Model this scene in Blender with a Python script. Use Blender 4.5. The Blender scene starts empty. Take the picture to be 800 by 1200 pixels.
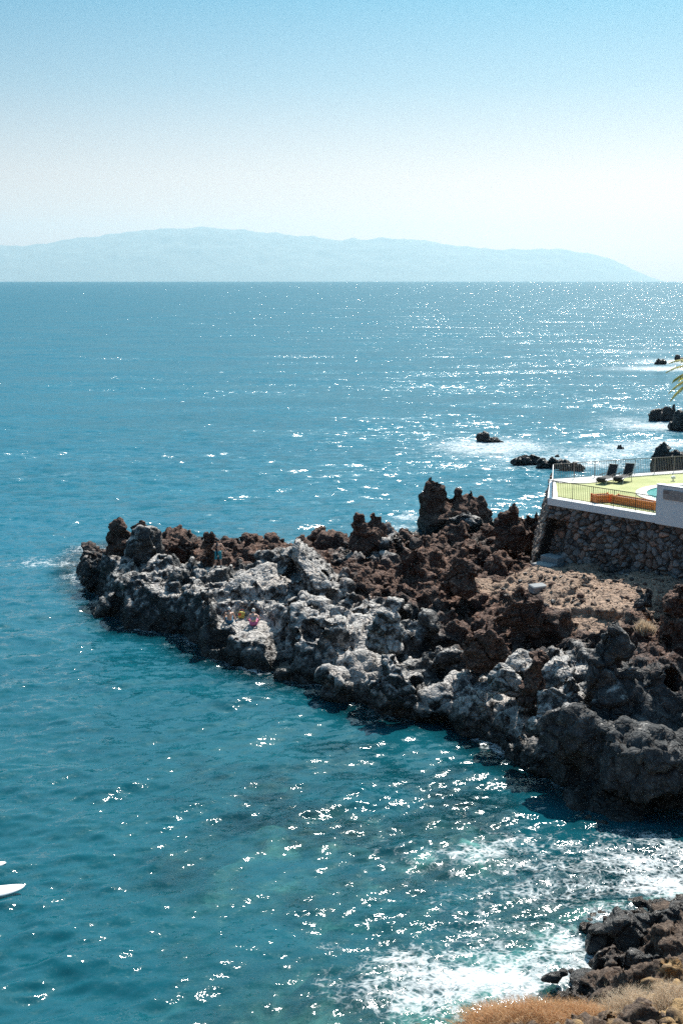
import bpy, math, random
import numpy as np
from mathutils import Vector, Matrix

R = math.radians
C = bpy.context.scene.collection
scene = bpy.context.scene

# ------------------------------------------------------------------ camera, sky, sun, exposure
CAM_H = 20.0
F_PX = 1400.0
PITCH = math.atan(270.0 / F_PX) + 0.0025
cam_d = bpy.data.cameras.new("camera")
cam_d.sensor_fit = 'VERTICAL'
cam_d.sensor_height = 36.0
cam_d.sensor_width = 24.0
cam_d.lens = F_PX / 1200.0 * 36.0
cam_d.clip_start = 0.5
cam_d.clip_end = 90000.0
cam = bpy.data.objects.new("camera", cam_d)
cam.location = (0, 0, CAM_H)
cam.rotation_euler = (R(90) - PITCH, 0, 0)
C.objects.link(cam)
scene.camera = cam

SUN_EL, SUN_AZ = R(49), R(20)
world = bpy.data.worlds.new("World")
scene.world = world
world.use_nodes = True
wn = world.node_tree.nodes
wl = world.node_tree.links
sky = wn.new('ShaderNodeTexSky')
sky.sky_type = 'NISHITA'
sky.sun_disc = False
sky.sun_elevation = SUN_EL
sky.sun_rotation = SUN_AZ
sky.altitude = 0
sky.air_density = 1.0
sky.dust_density = 1.6
sky.ozone_density = 1.0
tint = wn.new('ShaderNodeMix')
tint.data_type = 'RGBA'
tint.blend_type = 'MULTIPLY'
tint.inputs[0].default_value = 1.0
tc = wn.new('ShaderNodeTexCoord')
sx = wn.new('ShaderNodeSeparateXYZ')
wl.new(tc.outputs['Generated'], sx.inputs[0])
sky_grade = wn.new('ShaderNodeValToRGB')
wl.new(sx.outputs[2], sky_grade.inputs[0])
stops = [(0.0, (0.98, 0.58, 0.52)), (0.08, (0.78, 0.56, 0.51)), (0.15, (0.36, 0.46, 0.50)), (0.215, (0.115, 0.39, 0.49)), (0.5, (0.68, 1.16, 1.20))]  # last stop lifts the unseen overhead sky to fill shaded rock
while len(sky_grade.color_ramp.elements) < len(stops):
    sky_grade.color_ramp.elements.new(0.5)
for e_, (p_, c_) in zip(sky_grade.color_ramp.elements, stops):
    e_.position, e_.color = p_, (*c_, 1)
wl.new(sky_grade.outputs[0], tint.inputs[7])
wl.new(sky.outputs[0], tint.inputs[6])
wl.new(tint.outputs[2], wn['Background'].inputs[0])
wn['Background'].inputs[1].default_value = 0.080

sun_d = bpy.data.lights.new("sun", 'SUN')
sun_d.energy = 4.9
sun_d.angle = R(0.5)
sun_d.color = (1.0, 0.94, 0.86)
sun = bpy.data.objects.new("sun", sun_d)
sdir = Vector((math.sin(SUN_AZ) * math.cos(SUN_EL), math.cos(SUN_AZ) * math.cos(SUN_EL), math.sin(SUN_EL)))
sun.rotation_euler = sdir.to_track_quat('Z', 'Y').to_euler()
sun.location = (20, 60, 60)
C.objects.link(sun)

vs = scene.view_settings
vs.view_transform = 'Standard'
vs.look = 'None'
vs.gamma = 1.0
vs.use_curve_mapping = False
vs.exposure = 0.95
scene.render.engine = 'CYCLES'
cy = scene.cycles
cy.use_denoising = False
cy.max_bounces = 6
cy.diffuse_bounces = 3
cy.glossy_bounces = 2
cy.transmission_bounces = 3
cy.transparent_max_bounces = 8
cy.volume_bounces = 1
cy.caustics_reflective = False
cy.caustics_refractive = False
cy.sample_clamp_indirect = 4.0

# ------------------------------------------------------------------ camera geometry helpers (for measuring the photograph)
CT, ST = math.cos(PITCH), math.sin(PITCH)


def ray(px, py):
    x = (px - 400.0) / F_PX
    y = (600.0 - py) / F_PX
    return Vector((x, CT + y * ST, -ST + y * CT))


def at_z(px, py, z):
    d = ray(px, py)
    t = (z - CAM_H) / d.z
    return Vector((0, 0, CAM_H)) + d * t


def at_y(px, py, Y):
    d = ray(px, py)
    return Vector((0, 0, CAM_H)) + d * (Y / d.y)


def mpp(p):
    """metres per photo pixel at a world point"""
    v = Vector(p) - Vector((0, 0, CAM_H))
    return (v.y * CT - v.z * ST) / F_PX


# ------------------------------------------------------------------ numpy noise
_rs = np.random.RandomState(7)
_perm = np.concatenate([_rs.permutation(256)] * 3).astype(np.int32)
_grad = _rs.normal(size=(256, 3)).astype(np.float32)
_grad /= np.linalg.norm(_grad, axis=1)[:, None]
_rnd = _rs.rand(256, 4).astype(np.float32)


def _hash(i, j, k):
    return _perm[_perm[_perm[i & 255] + (j & 255)] + (k & 255)]


def perlin(p):
    p = np.asarray(p, np.float32)
    i = np.floor(p).astype(np.int32)
    f = p - i
    u = f * f * f * (f * (f * 6 - 15) + 10)
    out = np.zeros(len(p), np.float32)
    for dx in (0, 1):
        wx = u[:, 0] if dx else 1 - u[:, 0]
        for dy in (0, 1):
            wy = u[:, 1] if dy else 1 - u[:, 1]
            for dz in (0, 1):
                wz = u[:, 2] if dz else 1 - u[:, 2]
                g = _grad[_hash(i[:, 0] + dx, i[:, 1] + dy, i[:, 2] + dz)]
                out += wx * wy * wz * (g[:, 0] * (f[:, 0] - dx) + g[:, 1] * (f[:, 1] - dy) + g[:, 2] * (f[:, 2] - dz))
    return out * 1.5


def fbm(p, octv=4, gain=0.5):
    a, s, o = 1.0, 1.0, 0
    for k in range(octv):
        o = o + a * perlin(np.asarray(p) * s + k * 17.3)
        a *= gain
        s *= 2.03
    return o


def worley(p, ids=False):
    """F1, F2 (and the id of the nearest cell)"""
    p = np.asarray(p, np.float32)
    i = np.floor(p).astype(np.int32)
    f1 = np.full(len(p), 9.0, np.float32)
    f2 = f1.copy()
    cid = np.zeros(len(p), np.int32)
    for dx in (-1, 0, 1):
        for dy in (-1, 0, 1):
            for dz in (-1, 0, 1):
                c = i + np.array((dx, dy, dz), np.int32)
                h = _hash(c[:, 0], c[:, 1], c[:, 2])
                d = np.linalg.norm(c + _rnd[h, :3] - p, axis=1)
                near = d < f1
                f2 = np.where(near, f1, np.minimum(f2, d))
                cid = np.where(near, h, cid)
                f1 = np.where(near, d, f1)
                if ids == 2:
                    off3 = p - c - _rnd[h, :3]
                    rel = np.where(near[:, None], off3, rel) if dx + dy + dz > -3 else off3
    if ids == 2:
        return f1, f2, cid, rel
    return (f1, f2, cid) if ids else (f1, f2)


def slabs(p, tilt=0.9, step=0.5):
    """broken blocks: every cell is a tilted plane with its own level"""
    f1, f2, cid, rel = worley(p, 2)
    return step * (_rnd[cid, 3] - .5) + tilt * ((_rnd[cid] [:, :3] - .5) * rel).sum(1), f2 - f1


def sstep(a, b, x):
    t = np.clip((x - a) / (b - a), 0, 1)
    return t * t * (3 - 2 * t)


def poly_sd(x, y, poly):
    """signed distance to a polygon, positive inside"""
    d = np.full(x.shape, 1e9, np.float32)
    ins = np.zeros(x.shape, bool)
    n = len(poly)
    for a in range(n):
        x0, y0 = poly[a]
        x1, y1 = poly[(a + 1) % n]
        ex, ey = x1 - x0, y1 - y0
        t = np.clip(((x - x0) * ex + (y - y0) * ey) / (ex * ex + ey * ey + 1e-9), 0, 1)
        d = np.minimum(d, (x - x0 - t * ex) ** 2 + (y - y0 - t * ey) ** 2)
        if y0 != y1:
            c = ((y0 > y) != (y1 > y)) & (x < (x1 - x0) * (y - y0) / (y1 - y0) + x0)
            ins ^= c
    d = np.sqrt(d)
    return np.where(ins, d, -d)


def surface_nets(f, origin, h):
    """quads of the zero set of a sampled field, negative inside"""
    nx, ny, nz = f.shape
    s = f < 0
    cnt = np.zeros((nx - 1, ny - 1, nz - 1), np.int8)
    for a in (0, 1):
        for b in (0, 1):
            for c in (0, 1):
                cnt += s[a:nx - 1 + a, b:ny - 1 + b, c:nz - 1 + c]
    act = np.argwhere((cnt > 0) & (cnt < 8))
    vid = np.full(cnt.shape, -1, np.int32)
    vid[act[:, 0], act[:, 1], act[:, 2]] = np.arange(len(act))
    corner = {}
    for a in (0, 1):
        for b in (0, 1):
            for c in (0, 1):
                corner[a, b, c] = f[act[:, 0] + a, act[:, 1] + b, act[:, 2] + c]
    acc = np.zeros((len(act), 3), np.float32)
    num = np.zeros(len(act), np.float32)
    ks = list(corner)
    for p in ks:
        for ax in range(3):
            if p[ax] == 0:
                q = list(p)
                q[ax] = 1
                q = tuple(q)
                va, vb = corner[p], corner[q]
                m = (va < 0) != (vb < 0)
                t = np.where(m, va / np.where(m, va - vb, 1), 0)
                for k in range(3):
                    acc[:, k] += m * (p[k] + (t if k == ax else 0))
                num += m
    v = (act + acc / num[:, None]) * h + np.asarray(origin)
    quads = []
    for ax in range(3):
        sl0 = [slice(None)] * 3
        sl1 = [slice(None)] * 3
        sl0[ax] = slice(0, -1)
        sl1[ax] = slice(1, None)
        a0, a1 = s[tuple(sl0)], s[tuple(sl1)]
        e = np.argwhere(a0 != a1)
        u, w = [(1, 2), (2, 0), (0, 1)][ax]
        ok = (e[:, u] > 0) & (e[:, w] > 0) & (e[:, u] < f.shape[u] - 1) & (e[:, w] < f.shape[w] - 1)
        e = e[ok]

        def cell(du, dw):
            c = e.copy()
            c[:, u] -= du
            c[:, w] -= dw
            return vid[c[:, 0], c[:, 1], c[:, 2]]
        q = np.stack([cell(1, 1), cell(0, 1), cell(0, 0), cell(1, 0)], 1)
        flip = ~a0[e[:, 0], e[:, 1], e[:, 2]]
        q[flip] = q[flip][:, ::-1]
        quads.append(q)
    return v.astype(np.float32), np.concatenate(quads)


def vnormals(v, q):
    n = np.cross(v[q[:, 2]] - v[q[:, 0]], v[q[:, 3]] - v[q[:, 1]])
    o = np.zeros_like(v)
    for k in range(4):
        for a in range(3):
            o[:, a] += np.bincount(q[:, k], n[:, a], len(v))
    return o / (np.linalg.norm(o, axis=1)[:, None] + 1e-9)


def np_mesh(name, v, q, mat=None, smooth=True, attrs=None, colors=None):
    me = bpy.data.meshes.new(name)
    nv, nf = len(v), len(q)
    me.vertices.add(nv)
    me.vertices.foreach_set('co', np.ascontiguousarray(v, np.float32).ravel())
    k = q.shape[1]
    me.loops.add(nf * k)
    me.loops.foreach_set('vertex_index', np.ascontiguousarray(q, np.int32).ravel())
    me.polygons.add(nf)
    me.polygons.foreach_set('loop_start', np.arange(0, nf * k, k, dtype=np.int32))
    me.polygons.foreach_set('loop_total', np.full(nf, k, np.int32))
    me.polygons.foreach_set('use_smooth', np.full(nf, smooth, bool))
    for an, av in (attrs or {}).items():
        at = me.attributes.new(an, 'FLOAT', 'POINT')
        at.data.foreach_set('value', np.ascontiguousarray(av, np.float32))
    for an, av in (colors or {}).items():
        at = me.attributes.new(an, 'FLOAT_COLOR', 'POINT')
        at.data.foreach_set('color', np.ascontiguousarray(av, np.float32).ravel())
    me.update(calc_edges=True)
    if mat:
        me.materials.append(mat)
    return me


def link(name, me, parent=None, loc=None, rz=0.0):
    o = bpy.data.objects.new(name, me)
    C.objects.link(o)
    if parent:
        o.parent = parent
    if loc is not None:
        o.location = loc
    o.rotation_euler.z = rz
    return o


def tag(o, label=None, cat=None, group=None, kind=None):
    if label:
        o['label'] = label
    if cat:
        o['category'] = cat
    if group:
        o['group'] = group
    if kind:
        o['kind'] = kind
    return o


def thing(name, label, cat, loc=(0, 0, 0), rz=0.0, group=None):
    o = bpy.data.objects.new(name, None)
    o.empty_display_size = 0.3
    C.objects.link(o)
    o.location = loc
    o.rotation_euler.z = rz
    return tag(o, label, cat, group)


class MB:
    """collects boxes, bars, tubes and free faces; build() links them as ONE mesh object"""

    def __init__(s):
        s.v, s.f = [], []

    def add(s, vs_, fs):
        b = len(s.v)
        s.v += [tuple(p) for p in vs_]
        s.f += [tuple(b + i for i in f) for f in fs]

    def box(s, c, d, rot=None, bev=0.0):
        hx, hy, hz = d[0] / 2, d[1] / 2, d[2] / 2
        if bev <= 0:
            pts = [(sx * hx, sy * hy, sz * hz) for sz in (-1, 1) for sy in (-1, 1) for sx in (-1, 1)]
            fs = [(0, 2, 3, 1), (4, 5, 7, 6), (0, 1, 5, 4), (2, 6, 7, 3), (0, 4, 6, 2), (1, 3, 7, 5)]
        else:
            b = min(bev, hx * .9, hy * .9, hz * .9)
            pts, fs, ring = [], [], []
            for z, k in ((-hz, b), (-hz + b, 0), (hz - b, 0), (hz, b)):
                st = len(pts)
                x, y = hx - k, hy - k
                c2 = b
                pts += [(-x + c2, -y, z), (x - c2, -y, z), (x, -y + c2, z), (x, y - c2, z), (x - c2, y, z), (-x + c2, y, z), (-x, y - c2, z), (-x, -y + c2, z)]
                ring.append(st)
            for a in range(3):
                for i in range(8):
                    j = (i + 1) % 8
                    fs.append((ring[a] + i, ring[a] + j, ring[a + 1] + j, ring[a + 1] + i))
            fs.append(tuple(range(7, -1, -1)))
            fs.append(tuple(ring[3] + i for i in range(8)))
        m = rot or Matrix.Identity(3)
        c = Vector(c)
        s.add([c + m @ Vector(p) for p in pts], fs)

    def tube(s, pts, r, n=6):
        pts = [Vector(p) for p in pts]
        rings, vs_ = [], []
        up = Vector((0.13, 0.21, 0.97))
        for i, p in enumerate(pts):
            t = (pts[min(i + 1, len(pts) - 1)] - pts[max(i - 1, 0)]).normalized()
            a = t.cross(up)
            if a.length < .05:
                a = t.cross(Vector((1, 0, 0)))
            a.normalize()
            b = t.cross(a)
            rr = r[i] if isinstance(r, (list, tuple)) else r
            vs_ += [p + (a * math.cos(2 * math.pi * k / n) + b * math.sin(2 * math.pi * k / n)) * rr for k in range(n)]
        fs = []
        for i in range(len(pts) - 1):
            for k in range(n):
                j = (k + 1) % n
                fs.append((i * n + k, i * n + j, (i + 1) * n + j, (i + 1) * n + k))
        fs.append(tuple(range(n - 1, -1, -1)))
        fs.append(tuple((len(pts) - 1) * n + k for k in range(n)))
        s.add(vs_, fs)

    def mesh(s, name, mat, smooth=False):
        me = bpy.data.meshes.new(name)
        me.from_pydata(s.v, [], s.f)
        me.polygons.foreach_set('use_smooth', [smooth] * len(s.f))
        me.materials.append(mat)
        me.update()
        return me

    def build(s, name, mat, parent=None, loc=None, rz=0.0, smooth=False):
        return link(name, s.mesh(name, mat, smooth), parent, loc, rz)


# ------------------------------------------------------------------ materials
class NT:
    def __init__(s, name):
        s.m = bpy.data.materials.new(name)
        s.m.use_nodes = True
        s.t = s.m.node_tree
        s.n = s.t.nodes
        s.bsdf = s.n['Principled BSDF']
        s.out = s.n['Material Output']

    def node(s, typ, **kw):
        n = s.n.new(typ)
        for k, v in kw.items():
            setattr(n, k, v)
        return n

    def link(s, a, b):
        s.t.links.new(a, b)

    def put(s, sock, val):
        if isinstance(val, bpy.types.NodeSocket):
            s.link(val, sock)
        elif isinstance(val, (tuple, list)) and sock.type == 'RGBA' and len(val) == 3:
            sock.default_value = (*val, 1)
        else:
            sock.default_value = val

    def math(s, op, a, b=0.0, c=None, clamp=False):
        n = s.node('ShaderNodeMath', operation=op, use_clamp=clamp)
        s.put(n.inputs[0], a)
        s.put(n.inputs[1], b)
        if c is not None:
            s.put(n.inputs[2], c)
        return n.outputs[0]

    def mix(s, fac, a, b, blend='MIX'):
        n = s.node('ShaderNodeMix', data_type='RGBA', blend_type=blend)
        s.put(n.inputs[0], fac)
        s.put(n.inputs[6], a)
        s.put(n.inputs[7], b)
        return n.outputs[2]

    def pos(s):
        return s.node('ShaderNodeNewGeometry').outputs['Position']

    def obj(s):
        return s.node('ShaderNodeTexCoord').outputs['Object']

    def scale(s, vec, sc):
        n = s.node('ShaderNodeVectorMath', operation='MULTIPLY')
        s.put(n.inputs[0], vec)
        n.inputs[1].default_value = sc if isinstance(sc, tuple) else (sc, sc, sc)
        return n.outputs[0]

    def noise(s, vec, scale, detail=4.0, rough=0.55, dist=0.0, color=False):
        n = s.node('ShaderNodeTexNoise')
        s.put(n.inputs['Vector'], vec)
        n.inputs['Scale'].default_value = scale
        n.inputs['Detail'].default_value = detail
        n.inputs['Roughness'].default_value = rough
        n.inputs['Distortion'].default_value = dist
        return n.outputs['Color'] if color else n.outputs['Fac']

    def vor(s, vec, scale, feature='F1', out='Distance'):
        n = s.node('ShaderNodeTexVoronoi', feature=feature)
        s.put(n.inputs['Vector'], vec)
        n.inputs['Scale'].default_value = scale
        return n.outputs[out]

    def ramp(s, fac, *stops):
        n = s.node('ShaderNodeValToRGB')
        s.put(n.inputs[0], fac)
        el = n.color_ramp.elements
        while len(el) < len(stops):
            el.new(0.5)
        for e, (p, c) in zip(el, stops):
            e.position = p
            e.color = (*c, 1) if isinstance(c, tuple) else (c, c, c, 1)
        return n.outputs[0]

    def rng(s, val, a, b, c=0.0, d=1.0):
        n = s.node('ShaderNodeMapRange')
        n.interpolation_type = 'SMOOTHSTEP'
        s.put(n.inputs[0], val)
        for i, x in enumerate((a, b, c, d)):
            n.inputs[i + 1].default_value = x
        return n.outputs[0]

    def attr(s, name, out='Fac'):
        return s.node('ShaderNodeAttribute', attribute_name=name).outputs[out]

    def bump(s, height, strength, dist, normal=None):
        n = s.node('ShaderNodeBump')
        s.put(n.inputs['Height'], height)
        n.inputs['Strength'].default_value = strength
        n.inputs['Distance'].default_value = dist
        if normal:
            s.link(normal, n.inputs['Normal'])
        return n.outputs[0]

    def set(s, **kw):
        for k, v in kw.items():
            s.put(s.bsdf.inputs[k.replace('_', ' ')], v)
        return s.m


def simple(name, col, rough=0.6, var=0.12, scale=8.0, bump=0.0, metal=0.0):
    t = NT(name)
    n = t.noise(t.obj(), scale, 4)
    lo = tuple(c * (1 - var) for c in col)
    hi = tuple(min(1, c * (1 + var)) for c in col)
    t.set(Base_Color=t.mix(n, lo, hi), Roughness=rough, Metallic=metal)
    if bump:
        t.set(Normal=t.bump(t.noise(t.obj(), scale * 4, 3), bump, 0.02))
    return t.m


def lava_material():
    t = NT("lava_rock")
    p = t.pos()
    n1 = t.noise(p, 0.95, 5, 0.66, 0.4)
    n2 = t.noise(p, 2.2, 6, 0.65, 0.3)
    n3 = t.noise(p, 9.0, 5, 0.7)
    v = t.vor(p, 6.0)
    grey = t.ramp(n2, (0.28, (0.026, 0.028, 0.030)), (0.5, (0.060, 0.061, 0.062)), (0.74, (0.16, 0.155, 0.148)))
    pale = t.ramp(n3, (0.3, (0.20, 0.185, 0.172)), (0.6, (0.47, 0.44, 0.415)))
    pm = t.math('ADD', t.attr('pale'), t.math('MULTIPLY', t.math('SUBTRACT', n2, 0.5), 2.2))
    pm = t.math('ADD', pm, t.math('MULTIPLY', t.math('SUBTRACT', n1, 0.5), 1.2))
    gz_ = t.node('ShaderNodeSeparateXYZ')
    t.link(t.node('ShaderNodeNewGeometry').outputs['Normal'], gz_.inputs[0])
    pm = t.math('ADD', pm, t.math('MULTIPLY', t.math('SUBTRACT', gz_.outputs[2], 0.6), 0.55))  # paler upward faces: salt, plus sunlit tops and shaded sides painted in
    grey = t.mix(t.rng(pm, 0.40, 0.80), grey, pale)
    brown = t.ramp(n3, (0.30, (0.028, 0.016, 0.013)), (0.48, (0.11, 0.062, 0.045)), (0.68, (0.33, 0.20, 0.148)))
    brown = t.mix(t.rng(n1, 0.35, 0.65), t.mix(0.6, brown, (0.035, 0.027, 0.027)), brown)
    bm = t.math('ADD', t.attr('brown'), t.math('MULTIPLY', t.math('SUBTRACT', n2, 0.5), 1.1))
    rock = t.mix(t.rng(bm, 0.30, 0.65), grey, brown)
    dirt = t.ramp(n3, (0.3, (0.19, 0.125, 0.088)), (0.65, (0.36, 0.255, 0.19)))
    dm = t.math('ADD', t.attr('dirt'), t.math('MULTIPLY', t.math('SUBTRACT', n2, 0.5), 1.2))
    rock = t.mix(t.rng(dm, 0.42, 0.62), rock, dirt)
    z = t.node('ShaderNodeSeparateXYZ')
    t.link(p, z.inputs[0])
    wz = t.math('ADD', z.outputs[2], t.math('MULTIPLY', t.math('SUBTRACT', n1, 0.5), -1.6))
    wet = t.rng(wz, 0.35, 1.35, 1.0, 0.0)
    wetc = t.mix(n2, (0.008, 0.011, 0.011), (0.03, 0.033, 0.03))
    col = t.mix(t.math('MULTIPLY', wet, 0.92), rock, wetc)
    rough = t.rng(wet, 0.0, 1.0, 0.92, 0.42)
    h1 = t.math('MULTIPLY', t.noise(p, 3.4, 8, 0.66, 0.2), t.rng(bm, 0.2, 0.7, 0.45, 1.1))
    h2 = t.math('MULTIPLY', v, 0.35)
    wv = t.node('ShaderNodeVectorMath', operation='ADD')
    t.link(p, wv.inputs[0])
    t.link(t.scale(t.noise(p, 1.3, 3, color=True), 0.8), wv.inputs[1])
    crack = t.rng(t.vor(wv.outputs[0], 1.15, 'DISTANCE_TO_EDGE'), 0.0, 0.07)
    crack2 = t.rng(t.vor(wv.outputs[0], 3.1, 'DISTANCE_TO_EDGE'), 0.0, 0.10)
    h = t.math('ADD', t.math('ADD', h1, h2), t.math('ADD', t.math('MULTIPLY', crack, 0.7), t.math('MULTIPLY', crack2, 0.3)))
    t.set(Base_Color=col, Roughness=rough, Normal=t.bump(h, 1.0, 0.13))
    t.bsdf.inputs['Specular IOR Level'].default_value = 0.25
    return t.m


M_lava = lava_material()


def sea_rock_material():
    t = NT("wet_black_rock")
    p = t.pos()
    n2 = t.noise(p, 1.6, 6, 0.65)
    n3 = t.noise(p, 7.0, 5, 0.7)
    col = t.ramp(n2, (0.35, (0.010, 0.011, 0.012)), (0.6, (0.035, 0.030, 0.028)), (0.78, (0.10, 0.072, 0.055)))
    t.set(Base_Color=col, Roughness=t.rng(n3, 0.3, 0.7, 0.28, 0.75), Normal=t.bump(t.noise(p, 3.5, 7, 0.65), 0.9, 0.3))
    return t.m


M_wet = sea_rock_material()


def earth_material():
    t = NT("foreground_earth_rock")
    p = t.pos()
    n1 = t.noise(p, 0.9, 4, 0.6, 0.3)
    n2 = t.noise(p, 3.4, 6, 0.65)
    n3 = t.noise(p, 13.0, 5, 0.7)
    rock = t.ramp(n3, (0.3, (0.035, 0.022, 0.017)), (0.5, (0.10, 0.068, 0.05)), (0.7, (0.24, 0.17, 0.125)))
    och = t.ramp(n2, (0.3, (0.26, 0.15, 0.065)), (0.65, (0.44, 0.29, 0.14)))
    om = t.math('ADD', t.attr('dirt'), t.math('MULTIPLY', t.math('SUBTRACT', n1, 0.5), 1.4))
    rock = t.mix(t.rng(om, 0.45, 0.65), rock, och)
    z = t.node('ShaderNodeSeparateXYZ')
    t.link(p, z.inputs[0])
    wz = t.math('ADD', z.outputs[2], t.math('MULTIPLY', t.math('SUBTRACT', n1, 0.5), -1.3))
    wet = t.rng(wz, 0.45, 1.0, 1.0, 0.0)
    col = t.mix(t.math('MULTIPLY', wet, 0.9), rock, t.mix(n2, (0.008, 0.008, 0.008), (0.04, 0.028, 0.022)))
    t.set(Base_Color=col, Roughness=t.rng(wet, 0, 1, 0.9, 0.33), Normal=t.bump(t.noise(p, 5.0, 8, 0.68), 1.0, 0.2))
    t.bsdf.inputs['Specular IOR Level'].default_value = 0.35
    return t.m


M_earth = earth_material()


def water_material():
    t = NT("sea_water")
    p = t.pos()
    g = t.node('ShaderNodeNewGeometry')
    lod = t.attr('lod')
    foam_a = t.attr('foam')
    shal = t.attr('shallow')
    deep = t.attr('deep')

    def slope(vec, scale, detail, rough, amp):
        c = t.noise(vec, scale, detail, rough, color=True)
        sb = t.node('ShaderNodeVectorMath', operation='SUBTRACT')
        t.link(c, sb.inputs[0])
        sb.inputs[1].default_value = (0.5, 0.5, 0.5)
        ml = t.node('ShaderNodeVectorMath', operation='MULTIPLY')
        t.link(sb.outputs[0], ml.inputs[0])
        if isinstance(amp, float):
            ml.inputs[1].default_value = (amp, amp, 0)
            return ml.outputs[0]
        cb = t.node('ShaderNodeCombineXYZ')
        t.link(amp, cb.inputs[0])
        t.link(amp, cb.inputs[1])
        t.link(cb.outputs[0], ml.inputs[1])
        return ml.outputs[0]

    def vadd(a, b):
        n = t.node('ShaderNodeVectorMath', operation='ADD')
        t.link(a, n.inputs[0])
        t.link(b, n.inputs[1])
        return n.outputs[0]
    # gusts: calmer and rougher patches
    gust = t.rng(t.noise(t.scale(p, (0.012, 0.03, 1)), 1.0, 3), 0.3, 0.7, 0.7, 1.25)
    gust_n = t.rng(t.noise(t.scale(p, (0.06, 0.11, 1)), 1.0, 3), 0.3, 0.7, 0.65, 1.3)
    s1 = slope(t.scale(p, (0.6, 1.0, 1)), 2.4, 5, 0.68, t.math('MULTIPLY', gust_n, 1.3))
    s2 = slope(t.scale(p, (0.5, 1.0, 1)), 0.95, 5, 0.66, t.math('MULTIPLY', t.math('MULTIPLY', lod, gust), 1.75))
    s3 = slope(t.scale(p, (0.4, 1.0, 1)), 0.10, 2, 0.5, t.math('MULTIPLY', t.math('MULTIPLY', lod, gust), 0.75))
    s0 = slope(t.scale(p, (0.7, 1.0, 1)), 14.0, 3, 0.65, t.math('MULTIPLY', gust_n, 0.62))
    nrm = vadd(vadd(vadd(vadd(g.outputs['Normal'], s1), s2), s3), s0)
    nn = t.node('ShaderNodeVectorMath', operation='NORMALIZE')
    t.link(nrm, nn.inputs[0])
    N = nn.outputs[0]
    fr = t.node('ShaderNodeFresnel')
    fr.inputs['IOR'].default_value = 1.33
    t.link(N, fr.inputs['Normal'])
    fac = t.math('MINIMUM', fr.outputs[0], t.rng(lod, 0.2, 0.9, 0.46, 0.20))
    # body colour of the water: deep blue offshore, teal in the cove
    big = t.noise(t.scale(p, (0.03, 0.06, 1)), 1.0, 4, 0.55)
    offshore = t.mix(big, (0.0005, 0.074, 0.116), (0.001, 0.104, 0.152))
    cove = t.mix(t.noise(p, 0.14, 4, 0.6), (0.002, 0.052, 0.075), (0.006, 0.080, 0.102))
    bodyc = t.mix(deep, cove, offshore)
    dif = t.node('ShaderNodeBsdfDiffuse')
    t.link(bodyc, dif.inputs[0])
    tr = t.node('ShaderNodeBsdfTransparent')
    tr.inputs[0].default_value = (0.45, 0.86, 0.88, 1)
    body = t.node('ShaderNodeMixShader')
    t.link(t.math('MULTIPLY', shal, 0.80), body.inputs[0])
    t.link(dif.outputs[0], body.inputs[1])
    t.link(tr.outputs[0], body.inputs[2])
    gl = t.node('ShaderNodeBsdfGlossy')
    t.link(t.rng(lod, 0.15, 0.95, 0.06, 0.17), gl.inputs['Roughness'])
    gl.inputs[0].default_value = (1, 1, 1, 1)
    t.link(N, gl.inputs['Normal'])
    w = t.node('ShaderNodeMixShader')
    t.link(fac, w.inputs[0])
    t.link(body.outputs[0], w.inputs[1])
    t.link(gl.outputs[0], w.inputs[2])
    # foam: lacy where the attribute is weak, solid where it is strong
    fp = t.node('ShaderNodeVectorMath', operation='ADD')
    t.link(p, fp.inputs[0])
    t.link(t.scale(t.noise(p, 0.9, 3, color=True), 1.3), fp.inputs[1])
    lace = t.math('SUBTRACT', 1.0, t.vor(fp.outputs[0], 1.3, 'DISTANCE_TO_EDGE'), clamp=True)
    lace = t.math('MULTIPLY', lace, t.noise(p, 2.6, 6, 0.7))
    lace2 = t.math('SUBTRACT', 1.0, t.vor(fp.outputs[0], 4.2, 'DISTANCE_TO_EDGE'), clamp=True)
    fm = t.math('ADD', foam_a, t.math('MULTIPLY', t.math('SUBTRACT', lace, 0.45), 1.9))
    fm = t.math('ADD', fm, t.math('MULTIPLY', t.math('SUBTRACT', lace2, 0.86), 1.5))
    fm = t.math('ADD', fm, t.math('MULTIPLY', t.math('SUBTRACT', t.noise(p, 0.5, 4, 0.6), 0.5), 0.9))
    fmask = t.math('MULTIPLY', t.rng(fm, 0.34, 1.30), t.rng(foam_a, 0.02, 0.16))
    fd = t.node('ShaderNodeBsdfDiffuse')
    fd.inputs[0].default_value = (0.66, 0.69, 0.70, 1)
    t.link(t.bump(t.noise(p, 6.0, 6, 0.7), 0.8, 0.12), fd.inputs['Normal'])
    fin = t.node('ShaderNodeMixShader')
    t.link(t.math('MULTIPLY', fmask, 0.86), fin.inputs[0])
    t.link(w.outputs[0], fin.inputs[1])
    t.link(fd.outputs[0], fin.inputs[2])
    t.link(fin.outputs[0], t.out.inputs[0])
    return t.m


M_water = water_material()


def stone_wall_material():
    t = NT("lava_stone_masonry")
    p = t.obj()
    n = t.noise(p, 9.0, 5, 0.7)
    c = t.mix(t.math('MULTIPLY', t.rng(n, 0.3, 0.7), 0.55), t.attr('stone', 'Color'), (0.03, 0.026, 0.025))
    t.set(Base_Color=c, Roughness=0.92, Normal=t.bump(t.noise(p, 14.0, 6, 0.7), 0.8, 0.06))
    t.bsdf.inputs['Specular IOR Level'].default_value = 0.2
    return t.m


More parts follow.
